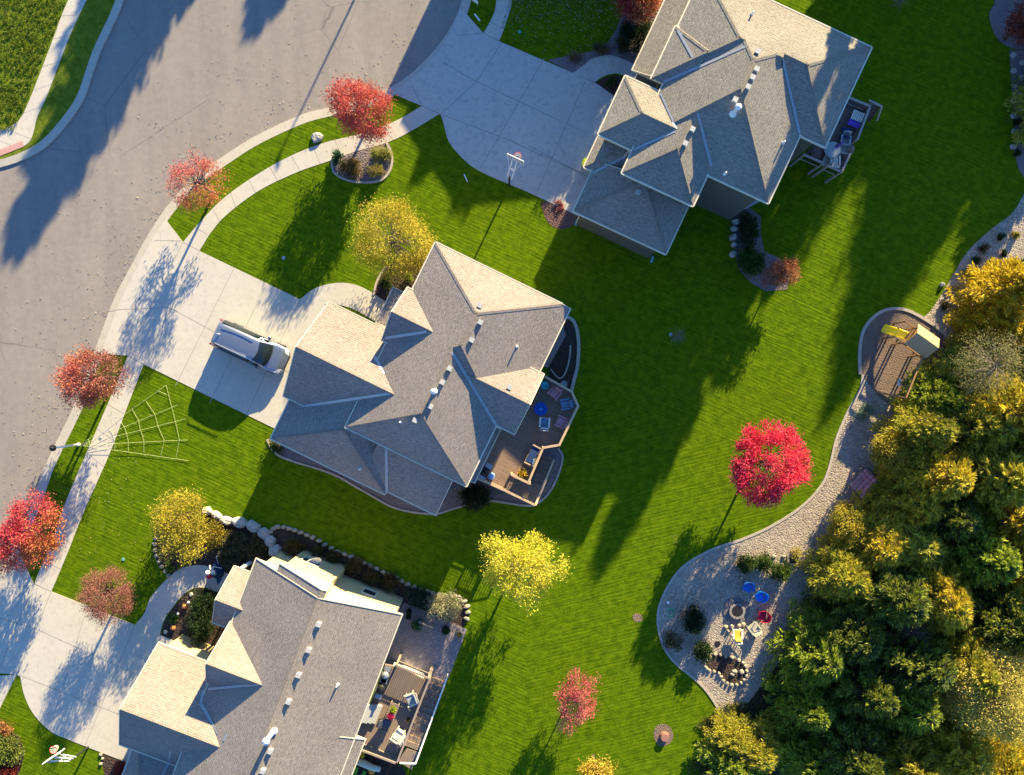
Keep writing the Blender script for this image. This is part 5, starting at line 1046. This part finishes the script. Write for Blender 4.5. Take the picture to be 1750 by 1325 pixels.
def grill(px,py,face,label,z,lid,w=1.1,group='grills on the decks'):
    c=P(px,py,z+.8); t=thing('barbecue_grill',(c.x,c.y,z),-R(face),label,'grill',group); m=MB(); m.box((0,0,.42),(.5,w*.55,.84)); m.build('cabinet',M['black'],t,world=False,bevel=.02)
    m=MB(); m.lathe((0,0,.84),[(.28,0),(.27,.12),(.2,.22),(.001,.26)],12,sx=.95,sy=w*.95); m.build('lid',lid,t,world=False,smooth=True)
    for s in (-1,1): m=MB(); m.box((0,s*w*.45,.86),(.42,.3,.04)); m.build('side_shelf',M['grey'],t,world=False,bevel=.01)
    m=MB(); m.bar((.29,-.25,.98),(.29,.25,.98),.03,.03); m.build('handle',M['grey'],t,world=False)
grill(*zd(262,885),30,'black grill with pale side shelf on the sunlit end of the brown deck',1.9,M['black'],1.0)
t=thing('side_table',P(*zd(318,925),2.5)-Z*2.5+Z*1.9,0,'small pale blue covered stand beside the black deck grill','side table'); m=MB(); m.lathe((0,0,0),[(.19,.0),(.17,.5),(.21,.6),(.2,.66),(.001,.68)],14); m.build('cover',colour('sky_blue_vinyl',(.22,.42,.66),.4),t,world=False); m=MB(); m.lathe((0,0,0),[(.21,.0),(.21,.03),(.001,.04)],14); m.build('foot',M['grey'],t,world=False)
# planters on the paving by the middle house
def pot(px,py,r,label,pal=None,mat=None,z=.03,h=None,seed=1):
    h=h or r*1.6; t=thing('planter',P(px,py,z),0,label,'planter','planters'); m=MB(); m.lathe((0,0,0),[(r*.7,0),(r,h),(r*.86,h),(r*.8,h*.85),(.001,h*.83)],20); m.build('pot',mat or M['stone_grey'],t,world=False)
    if pal: rg=np.random.default_rng(seed); N=150; K=rg.normal(size=(N,3))*np.array([r*.4,r*.4,.06])+np.array([0,0,h+.06]); leaf_object('plant',K,rg.normal(size=(N,3))+[0,0,.6],np.full(N,.12),np.full(N,.05),pal_pick(rg,N,pal),t)
pot(963,657,.24,'round stone rimmed planter just outside the upper corner of the brown deck')
pot(763,1074,.30,'large black pot on the patio next to the silvery shrub',GRN[:2],M['black'],seed=2); pot(785,1082,.22,'smaller leafy pot at the outer corner of the patio',OLV,M['stone_grey'],seed=3)
pot(700,1043,.20,'dark pot against the patio end of the yellow wall',DGRN,M['black'],seed=4); pot(699,1052,.18,'second small dark pot below the pot by the yellow wall',DGRN,M['black'],seed=5)
# deck of the bottom house
zq=lambda x,y:(580+x/3.8417,980+y/3.8417)
D3=deck('deck',[zq(300,600),zq(380,615),zq(590,715),zq(370,1255),zq(150,1165),zq(110,1080),zq(200,860)],1.5,M['deck3'],'taupe board deck of the bottom house with long stairs at its side',
 [(2.4,zq(375,605),zq(585,690)),(2.4,zq(590,700),zq(375,1250)),(2.4,zq(375,1250),zq(140,1160))],M['rail3'],(690,1220),capw=.12)
m=MB(); q=[P(*zq(*p),1.5) for p in ((385,1235),(440,1150),(520,1175),(475,1290))]; m.prism([(v_.x,v_.y) for v_ in q],1.38,1.496); m.build('landing',M['deck3'],D3)
stairs(D3,zq(645,690),zq(480,1150),1.05,.05,1.5,12,M['deck3'])
m=MB(); a_,b_=P(*zq(705,690),1.0),P(*zq(500,1250),2.4); m.bar(a_,b_,.10,.04); 
for i in range(14): r_=a_.lerp(b_,i/14); m.box((r_.x,r_.y,r_.z-.45),(.035,.035,.85))
m.bar(b_,P(*zq(395,1245),2.4),.1,.04); m.build('stair_rail',M['trimw'],D3)
m=MB(); m.box(P(*zq(455,640),.6),(2.2,.1,.9),-R(21)); m.build('deck_skirt',M['trimw'],D3)
grill(*zq(303,665),200,'grill with pale grey lid at the house end of the taupe deck',1.5,M['grey'],.9); grill(*zq(275,755),200,'long black grill beside the pale one on the taupe deck',1.5,M['black'],1.2)
t=thing('door_steps',P(*zq(200,900),1.5),-R(21),'grey wooden steps down from the house door onto the taupe deck','steps'); 
for i in range(5): m=MB(); m.box((-.55+.27*i,0,.98-.19*i-.1),(.28,1.25,.2 if i<4 else .2)); m.build('tread',M['grey'] if 0 else simple('step_grey',(.42,.42,.42),.7,.1),t,world=False)
t=thing('dining_table',P(*zq(348,905),2.1)-Z*.6,-R(21)-math.pi/2,'small dark table with yellow and pink flowers on the taupe deck','table'); m=MB()
for i in range(6): m.box((-.45+.18*i,0,.6),(.165,.62,.04))
m.build('tabletop',M['deck3'],t,world=False)
for sx,sy in ((1,1),(1,-1),(-1,1),(-1,-1)): m=MB(); m.bar((sx*.42,sy*.25,0),(sx*.42,sy*.25,.6),.05,.05,up=Vector((1,0,0))); m.build('leg',M['rail3'],t,world=False)
for (x,y,pal_,lb) in ((355,890,[(.45,.5,.04),(.3,.4,.04)],'yellow green mums on the taupe deck table'),(340,932,[(.72,.02,.16),(.6,.02,.12)],'hot pink mums on the taupe deck table')):
    t=thing('potted_flowers',P(*zq(x,y),2.2)-Z*.1+Z*.04,0,lb,'flower pot'); m=MB(); m.lathe((0,0,0),[(.1,0),(.14,.16),(.001,.15)],12); m.build('pot',M['black'],t,world=False); N=260; K=rg_.normal(size=(N,3)); K/=np.linalg.norm(K,axis=1)[:,None]; K=K*np.array([.2,.2,.13])+np.array([0,0,.24]); leaf_object('blooms',K,K-np.array([0,0,.2])+rg_.normal(size=(N,3))*.1,np.full(N,.09),np.full(N,.08),pal_pick(rg_,N,pal_),t)
chair('armchair',*zq(470,825),160,'cream backed armchair with grey striped cushion on the taupe deck',C_cush,1.5,.72,'armchairs on the taupe deck',cush=colour('striped_grey',(.3,.32,.35)))
chair('armchair',*zq(385,1060),215,'large cream padded armchair near the far end of the taupe deck',C_cush,1.5,.8,'armchairs on the taupe deck',cush=C_cush)
chair('armchair',*zq(305,985),20,'dark shaded chair below the flower table on the taupe deck',colour('dark_weave',(.06,.055,.06)),1.5,.6,'armchairs on the taupe deck',cush=colour('dark_seat',(.10,.10,.13)))
pot(580+455/3.84,980+955/3.84,.15,'brown pot with twigs beside the stair railing of the taupe deck',BRN,colour('brown_pot',(.08,.04,.03)),1.5,.22,6)
# patio bench / trellis
t=thing('garden_bench',P(728,1068,.03),-R(21),'pale wooden bench in sun and shade at the top of the patio','bench'); m=MB()
for i in range(4): m.box((0,-.18+.12*i,.42),(1.05,.1,.04))
m.build('seat',M['rail3'],t,world=False); m=MB(); m.box((0,.26,.7),(1.1,.05,.4)); m.build('backrest',M['rail3'],t,world=False)
for sx,sy in ((1,1),(1,-1),(-1,1),(-1,-1)): m=MB(); m.bar((sx*.47,sy*.2,0),(sx*.47,sy*.2,.42),.06,.06,up=Vector((1,0,0))); m.build('leg',M['rail3'],t,world=False)
# deck of the top house
zt=lambda x,y:(1370+x/7.36,130+y/7.36)
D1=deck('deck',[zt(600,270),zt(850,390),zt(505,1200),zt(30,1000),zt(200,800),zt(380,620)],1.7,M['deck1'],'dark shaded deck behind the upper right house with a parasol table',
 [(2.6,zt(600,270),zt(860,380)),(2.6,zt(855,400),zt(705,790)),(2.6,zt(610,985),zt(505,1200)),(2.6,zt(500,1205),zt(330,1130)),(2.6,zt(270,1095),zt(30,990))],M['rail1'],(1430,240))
stairs(D1,zt(760,560),zt(900,350),.95,.1,1.6,7,M['deck1']); m=MB(); m.bar(P(*zt(850,305),2.4),P(*zt(1010,385),2.4),.12,.05); m.bar(P(*zt(1010,385),2.4),P(*zt(950,560),1.4),.12,.05); m.build('stair_rail',M['rail1'],D1)
t=thing('slat_lounger',P(*zt(655,560),1.7),-R(22),'cream slatted chair with purple seat on the dark deck','chair'); m=MB()
for i in range(6): m.box((-.33+.13*i,.12,.5),(.1,.62,.05))
m.build('slat_top',C_cush,t,world=False); m=MB(); m.box((-.02,-.38,.42),(.8,.42,.06)); m.build('seat',colour('violet_cloth',(.12,.06,.42)),t,world=False)
for sx,sy in ((1,1),(1,-1),(-1,1),(-1,-1)): m=MB(); m.bar((sx*.33,sy*.4,0),(sx*.33,sy*.4,.45),.05,.05,up=Vector((1,0,0))); m.build('leg',C_cush,t,world=False)
t=thing('parasol_table',P(*zt(385,930),2.4)-Z*.7,0,'round grey glass table with a closed purple parasol on the dark deck','table'); m=MB(); m.lathe((0,0,.70),[(.52,0),(.53,.02),(.52,.045),(.001,.045)],32); m.build('tabletop',simple('frosted_glass',(.30,.33,.33),.15,.06,3),t,world=False)
m=MB(); m.lathe((0,0,0),[(.3,0),(.28,.06),(.06,.1),(.05,.7)],16); m.build('base',M['black'],t,world=False)
m=MB(); m.tube([(0,0,0),(0,0,2.3)],.02,8); m.build('pole',M['grey'],t,world=False); m=MB(); m.lathe((0,0,0),[(.05,1.25),(.12,1.4),(.10,1.9),(.04,2.3),(.01,2.38)],10); m.build('folded_canopy',colour('purple_canvas',(.16,.09,.40),.9),t,world=False,smooth=True)
for i,(x,y,f_,lb) in enumerate(((540,820,100,'grey mesh chair above the parasol table'),(560,710,280,'dark small chair behind the cream slatted chair'),(410,1075,270,'pale framed chair below the parasol table'),(320,1070,290,'brown chair near the gap in the dark deck railing'),(520,930,190,'brown chair right of the parasol table'))):
    chair('patio_chair',*zt(x,y),f_,lb,[M['grey'],C_navy,C_wht,M['rail1'],M['rail1']][i],1.7,.52,'chairs on the dark deck',arms=i!=1)
m=MB(); m.box(P(*zt(740,430),1.72),(.75,.5,.03),-R(25)); tag(m.build('door_mat',colour('brown_mat',(.20,.11,.09),.95)),'brown mat on the dark deck by its top railing','mat')
m=MB(); m.lathe(P(*zt(165,980),1.7),[(.3,0),(.4,.25),(.42,.4),(.3,.5),(.001,.52)],14); tag(m.build('covered_fire_bowl',colour('brown_cover',(.17,.10,.09),.9)),'brown covered bowl in the lower left corner of the dark deck','cover')
# ------------------------------------------------------------------ boulders and edging stones
def rocks(pts,name,label,group,mat,sz,cat='stone',seed=3,r=None,labels=None):
    rg=random.Random(seed)
    for i,p in enumerate(pts):
        m=MB(); rr=p[2] if len(p)>2 else r; ry=p[3] if len(p)>3 else rr; c=P(p[0],p[1]); sc=H/F
        m.rock((0,0,0),(rr*sc,ry*sc),rg,sz*rg.uniform(.85,1.15)); a=R(-p[4]) if len(p)>4 else 0
        ca,sa_=math.cos(a),math.sin(a); m.v=[(v[0]*ca-v[1]*sa_+c.x,v[0]*sa_+v[1]*ca+c.y,v[2]) for v in m.v]
        o=m.build(name,M[mat]); o.data.transform(Matrix.Translation((-c.x,-c.y,0))); o.location=(c.x,c.y,0); tag(o,labels[i] if labels else label,cat,group)
        bv=o.modifiers.new('b','BEVEL'); bv.width=.02; bv.segments=2
rocks([(542,236,12,9,-12)],'boulder','pale boulder on the verge left of the deep red maple',None,'stone_grey',.28)
rocks([(1609,487,5,4)],'boulder','pale stone in the upper gravel strip',None,'stone_grey',.25)
rocks([(390,889,14,8,20),(412,893,15,10,12),(434,900,14,10,22),(452,912,12,10,40),(463,926,12,10,55),(471,940,12,11,60),(355,872,11,7,15),(372,880,11,7,30)],'boulder',None,'large blocks curving round the hydrangeas','stone_grey',.5,seed=4,
 labels=['sunlit limestone block where the shadow of the house begins','first shaded block right of the sunlit one','wide shaded block above the rusty hydrangea','fourth block of the curve counting from the sunlit one','block above the last bend of the curve','block at the house end of the curve with a dark hollow','pale block half hidden by the yellow bushy tree','pale block between the hidden one and the sunlit one'])
rocks([(1256,380,7,6),(1254,392,7,6,5),(1252,406,6,7,20),(1253,419,5,6),(1251,435,7,6,-20)],'stone_block',None,'stone blocks in a row by the upper house','stone_grey',.45,seed=5,labels=['stone block touching the patio corner','second square block below the patio corner','triangular block in the middle of the row','small square block fourth in the row','lowest pointed block of the row'])
ch=[P(p.x,p.y) for p in spline([(462,909),(470,902),(480,900),(495,903),(520,912),(545,924),(572,940),(600,951),(628,964),(655,977),(682,990),(708,1003),(735,1012),(760,1018),(782,1020),(796,1030),(800,1046),(796,1062)],5)]
L=0; last=ch[0]; spots=[]
for q in ch:
    if (q-last).length>.30 or not spots:
        spots.append((875+q.x*F/H,662.5-q.y*F/H,5.8,3.8,rnd.uniform(-20,40))); last=q
rocks(spots,'edging_stone','pale edging stone in the chain round the mulch bed by the yellow wall','edging stones of the long bed','stone',.22,seed=6)
rocks([(267,920,4),(265,930,4),(266,940,4),(268,950,4),(272,959,4),(277,968,4),(283,976,4),(289,984,4)],'edging_stone','small stone edging the bed left of the yellow bushy tree','edging stones of the left bed','stone',.2,seed=7)
ps=[(x,y,3.2) for x,y in [(p.x,p.y) for p in spline(pond,2,True)]]
rocks(ps,'edging_stone','small white stone round the kidney shaped pond bed','edging stones of the pond bed','stone',.18,seed=8)
rocks([(1255,1147,5,4),(1267,1148,4,5),(1251,1152,4,3)],'pond_stone',None,'pale stones inside the pond bed','stone',.2,seed=9,labels=['flat pale stone left inside the pond bed','round pale stone right inside the pond bed','small stone below the flat one in the pond bed'])
rocks([(1240,1071,4),(1250,1070,4),(1262,1069,4),(1270,1067,4),(1244,1078,3)],'hearth_stone','rough white stone laid along the lower edge of the fire pit','rough stones at the fire pit','stone',.2,seed=10)
rocks([(173,1289,3),(176,1296,2.5),(173,1305,3)],'edging_stone','little pale stone at the mulch by the sunlit hoop','stones by the lower hoop','stone',.15,seed=11)
rocks([(1297,962,3,2),(1322,951,4,3),(1339,951,4,3)],'pale_stone','low white stone behind the three junipers','stones behind the junipers','stone',.15,seed=12)
st_=[(1731+14*(i%2)+(i*5%3),95+13*i,6,5.5) for i in range(13)]
rocks(st_,'stepping_stone','rough square flagstone in the path down the right edge','flagstones of the right edge path','edge',.08,seed=13)
# ------------------------------------------------------------------ small things
t=thing('yard_figure',P(372,975),0,'dark cloaked yard figure with white face and red scarf by the front walk','yard decoration'); m=MB(); m.lathe((.05,.05,0),[(.62,.02),(.5,.3),(.3,.8),(.14,1.15),(.05,1.25)],9,sx=.75,sy=1.1); m.add([(-.1,-.5,.05),(.35,-.55,.05),(.0,-1.0,.03)],[(0,2,1)]); m.build('cloak',C_navy,t,world=False)
m=MB(); m.ball((-.25,.1,1.1),.17,12,8); m.build('face',M['white'],t,world=False,smooth=True); m=MB(); m.lathe((-.2,-.12,.85),[(.16,0),(.24,.08),(.2,.16),(.05,.22)],9); m.build('scarf',colour('scarf_red',(.45,.01,.03),.9),t,world=False)
m=MB(); m.tube([(-.1,.3,1.0),(-.2,.55,.9)],.04,6); m.tube([(.1,.45,.9),(.55,.3,.7)],.02,6); m.tube([(.2,.5,.4),(.1,1.0,.5),(.25,1.4,.1)],.02,6); m.build('arm',M['white'],t,world=False)
org=colour('pumpkin_orange',(.62,.22,.07),.5)
for x,y,r,lb in ((316,1036,.16,'small pumpkin lantern at the walk side of the courtyard bed'),(297,1072,.19,'larger pumpkin nearest the garage in the courtyard bed')):
    t=thing('pumpkin',P(x,y,.05),0,lb,'pumpkin','pumpkins in the courtyard bed'); m=MB(); n=32; prof=[(.05,.0),(.7,.12),(1,.5),(.75,.88),(.12,.92)]; c=[]
    for rr,zz in prof:
        for k_ in range(n): a=2*math.pi*k_/n; q=r*rr*(1+.07*math.cos(8*a)); c.append((q*math.cos(a),q*math.sin(a),zz*r*1.4))
    m.add(c,[(i*n+k_,i*n+(k_+1)%n,(i+1)*n+(k_+1)%n,(i+1)*n+k_) for i in range(4) for k_ in range(n)]+[tuple(range(4*n,5*n))]); m.build('rind',org,t,world=False,smooth=True); m=MB(); m.tube([(0,0,r*1.2),(.02,.01,r*1.6)],.02,6); m.build('stem',M['bark'],t,world=False)
for x,y,lb in ((325,1028,'white globe light above the small pumpkin'),(307,1047,'white globe light between the two pumpkins')):
    t=thing('globe_light',P(x,y),0,lb,'garden light','globe lights in the courtyard bed'); m=MB(); m.ball((0,0,.28),.10,14,8); m.build('globe',M['white'],t,world=False,smooth=True); m=MB(); m.tube([(0,0,0),(0,0,.2)],.025,8); m.build('stake',M['black'],t,world=False)
for x,y,lb in ((283,1080,'flat grey stone at the lower corner of the courtyard bed'),(327,1016,'pale flat stone near the upper end of the courtyard bed')): rocks([(x,y,4,4)],'flat_stone',lb,None,'stone_grey',.12)
t=thing('satellite_dish',P(537,958,2.2),0,'white satellite dish fixed beside the yellow wall','satellite dish'); m=MB(); dd=Vector((.25,-.55,.8)).normalized(); q=dd.to_track_quat('Z','Y').to_matrix(); vs=[]
for r_ in (0,.16,.3,.42):
    for k_ in range(20): a=k_*2*math.pi/20; vs.append(q@Vector((r_*1.15*math.cos(a),r_*math.sin(a)*.8,.7*r_*r_)))
m.add(vs,[(i*20+k_,i*20+(k_+1)%20,(i+1)*20+(k_+1)%20,(i+1)*20+k_) for i in range(3) for k_ in range(20)]); o=m.build('dish',M['white'],t,world=False,smooth=True); sol=o.modifiers.new('s','SOLIDIFY'); sol.thickness=.02
m=MB(); m.tube([(0,0,0),(-.1,.1,-.6),(-.15,.1,-2.2)],.025,8); m.build('mast',M['grey'],t,world=False); m=MB(); m.tube([q@Vector((0,.3,.05)),q@Vector((-.25,.62,.5))],.015,6); m.ball(q@Vector((-.25,.62,.52)),.06,8,5); m.build('feed_arm',M['white'],t,world=False)
for x,y,a,lb in ((1114,444,15,'teal downspout extension below the garage corner of the upper house'),(985,381,12,'teal downspout extension at the driveway corner of the upper house')):
    m=MB(); c=P(x,y); m.box((0,0,.06),(.16,.45,.1),-R(a)); o=m.build('downspout_extension',colour('teal_vinyl',(.16,.36,.36),.6),world=False); o.location=c; tag(o,lb,'downspout','downspout extensions')
m=MB(); m.lathe((0,0,0),[(.26,0),(.3,.4),(.33,.75),(.34,.8),(.001,.84)],18); o=m.build('round_bin',colour('lime_plastic',(.36,.44,.02),.4),world=False); o.location=P(1001,284); tag(o,'lime yellow round bin at the garage corner of the upper house','bin')
t=thing('sign_board',P(812,8),0,'small white yard sign on stakes at the top verge','sign'); m=MB(); m.box((0,0,.55),(.55,.04,.4),-R(38)); m.build('panel',M['white'],t,world=False); m=MB(); m.bar((-.15,.12,0),(-.15,.12,.5),.02,.02,up=Vector((1,0,0))); m.bar((.15,-.12,0),(.15,-.12,.5),.02,.02,up=Vector((1,0,0))); m.build('stake',M['grey'],t,world=False)
m=MB(); m.bar(P(811,24,.03),P(820,36,.03),.10,.04); tag(m.build('board',M['trimw']),'short white board lying on the grass below the yard sign','board')
m=MB(); m.bar(P(793,298,.03),P(799,311,.03),.07,.05); tag(m.build('stick',M['trimw']),'pale stick lying on the shaded lawn left of the driveway hoop','stick')
for x,y,lb in ((485,441,'round cover in the shaded front lawn'),(888,55,'pale teal cap in the leaf strewn lawn'),(211,956,'small teal cap in the sunny front lawn'),(1146,572,'small cover cap beside the bare sapling'),(172,749,'dark cover set in the pavement by the web')):
    m=MB(); m.lathe((0,0,.0),[(.11,.02),(.12,.035),(.1,.05),(.001,.052)],14); o=m.build('utility_cover',colour('teal_cap',(.12,.32,.26)) if 'teal' in lb else M['grey'],world=False); o.location=P(x,y); tag(o,lb,'cover','utility covers')
t=thing('tree_stump',P(1135,1258),0,'low brown stump in a ring of bark at the lower back lawn','stump'); m=MB(); m.lathe((0,0,0),[(.33,0),(.30,.15),(.28,.30)],16); m.build('wood',simple('stump_wood',(.26,.12,.09),.8,.3,8),t,world=False); m=MB(); m.lathe((0,0,.30),[(.26,0),(.25,.012),(.001,.015)],16); m.build('cut_face',simple('cut_wood',(.30,.15,.12),.8,.3,12),t,world=False)
t=thing('inflatable_decoration',P(628,1306),-R(18),'collapsed white and orange inflatable on the ground at the bottom edge','yard decoration'); m=MB(); wm=colour('inflatable_white',(.8,.76,.6),.5); m.tube([(-.95,.05,.22),(-.3,.1,.26),(.4,0,.24),(.95,.02,.2)],[.2,.24,.22,.16],12); m.build('white_body',wm,t,world=False,smooth=True)
om=colour('inflatable_orange',(.75,.28,.03),.5); m=MB(); m.ball((-.95,.0,.25),.26,12,8,sz=.8); m.build('orange_end',om,t,world=False,smooth=True); m=MB(); m.ball((.42,-.25,.2),.24,12,8,sz=.8); m.build('orange_lump',om,t,world=False,smooth=True)
m=MB(); m.ball((-.5,.52,.2),.16,12,8); m.ball((-.5,.78,.18),.14,12,8); m.build('yellow_head',colour('inflatable_yellow',(.8,.5,.04),.5),t,world=False,smooth=True); m=MB(); m.box((-.35,-.75,.06),(1.3,.9,.1)); m.build('black_cloth',M['black'],t,world=False,bevel=.04); m=MB(); m.box((-.6,-.75,.14),(.28,.8,.06),.1); m.build('green_stripe',colour('inflatable_green',(.1,.35,.03)),t,world=False,bevel=.02); m=MB(); m.box((-.05,-.78,.14),(.25,.7,.06),-.1); m.build('green_stripe',colour('inflatable_green',(.1,.35,.03)),t,world=False,bevel=.02)
# ------------------------------------------------------------------ fallen leaves, rough grass
def litter(name,n,polyfn,size,pal,z,label,seed):
    rg=np.random.default_rng(seed); K=[]
    while len(K)<n:
        q=polyfn(rg)
        if q is not None: K.append(q)
    K=np.array([list(P(x,y))[:2]+[z+rg.random()*.02] for x,y in K]); D=rg.normal(size=(n,3))*np.array([1,1,.15]); leaf=leaf_object(name,K,D,rg.uniform(.6,1.3,n)*size,rg.uniform(.6,1.2,n)*size*.8,pal_pick(rg,n,pal)); tag(leaf,label,'leaves',kind='stuff')
LP=[(.55,.47,.33),(.42,.33,.2),(.6,.5,.4),(.35,.22,.12)]
def street_px(rg):
    x,y=rg.uniform(0,790),rg.uniform(0,990); k0=None
    q=P(x,y)
    if x>690 and y>120: return None
    best=min(KO,key=lambda p:(p-q).length); i=KO.index(best); a=KO[max(i-1,0)]; b=KO[min(i+1,len(KO)-1)]; tt=b-a; side=tt.x*(q.y-best.y)-tt.y*(q.x-best.x)
    if side<0: return None
    d=(q-best).length
    if rg.random()>max(.10,math.exp(-d/2.2)): return None
    if x+y*.75<215+0: return None
    return x,y
def street_px2(rg):
    q=street_px(rg); return q
litter('street_leaves',900,street_px2,.085,LP,-.10,'pale fallen leaves blown along the kerb and street',5)
litter('lawn_leaves',1500,lambda rg:((lambda x,y:(x,y) if x>855+(52-y)*.3 and y<60+(x-857)*.45 and rg.random()<max(.12,1-y/70) else None)(rg.uniform(850,1070),rg.uniform(-20,120))),.10,[(.30,.32,.22),(.2,.2,.1),(.34,.36,.26)],.05,'dense pale leaves lying on the shaded lawn beside the top walk',6)
litter('verge_leaves',380,lambda rg:((lambda x,y:(x,y) if 0<(x-(250-(y-600)*.42))<1e9 or True else None)(rg.uniform(40,260),rg.uniform(640,960)) if rg.random()<.9 else (rg.uniform(500,660),rg.uniform(190,260))),.07,LP,.05,'scattered pale leaves on the front lawn and pavement',7)
def tufts(name,n,fn,pal,size,label,seed):
    rg=np.random.default_rng(seed); K=[]
    while len(K)<n:
        q=fn(rg)
        if q: K.append(q)
    K=np.array([list(P(x,y))[:2] for x,y in K]); K=np.repeat(K,6,0)+rg.normal(size=(n*6,2))*.05; K=np.concatenate([K,np.full((n*6,1),size*.35)],1); D=rg.normal(size=(n*6,3))*.5+np.array([0,0,.9])
    o=leaf_object(name,K,D,rg.uniform(.5,1.1,n*6)*size*.8,rg.uniform(.7,1.2,n*6)*size*.16,pal_pick(rg,n*6,pal)); tag(o,label,'grass',kind='stuff')
GP=[(.14,.22,.015),(.20,.27,.02),(.28,.30,.05),(.10,.16,.015)]
def lft(rg):
    x,y=rg.uniform(-10,125),rg.uniform(-10,225); 
    return (x,y) if x<(117-(y)*.40)-3 else None
tufts('rough_tufts',1300,lft,GP,.26,'rough unmown grass at the top left corner',8)
def low(rg):
    x,y=rg.uniform(1170,1275),rg.uniform(1200,1335); e=1236-(y-1222)*.12+22*math.sin(y*.09)+rg.normal()*9
    return (x,y) if e-14<x<e+45 else None
tufts('dry_grass',1800,low,[(.20,.20,.05),(.3,.25,.08),(.12,.16,.03)],.3,'dry unmown grass where the lawn meets the wood',9)
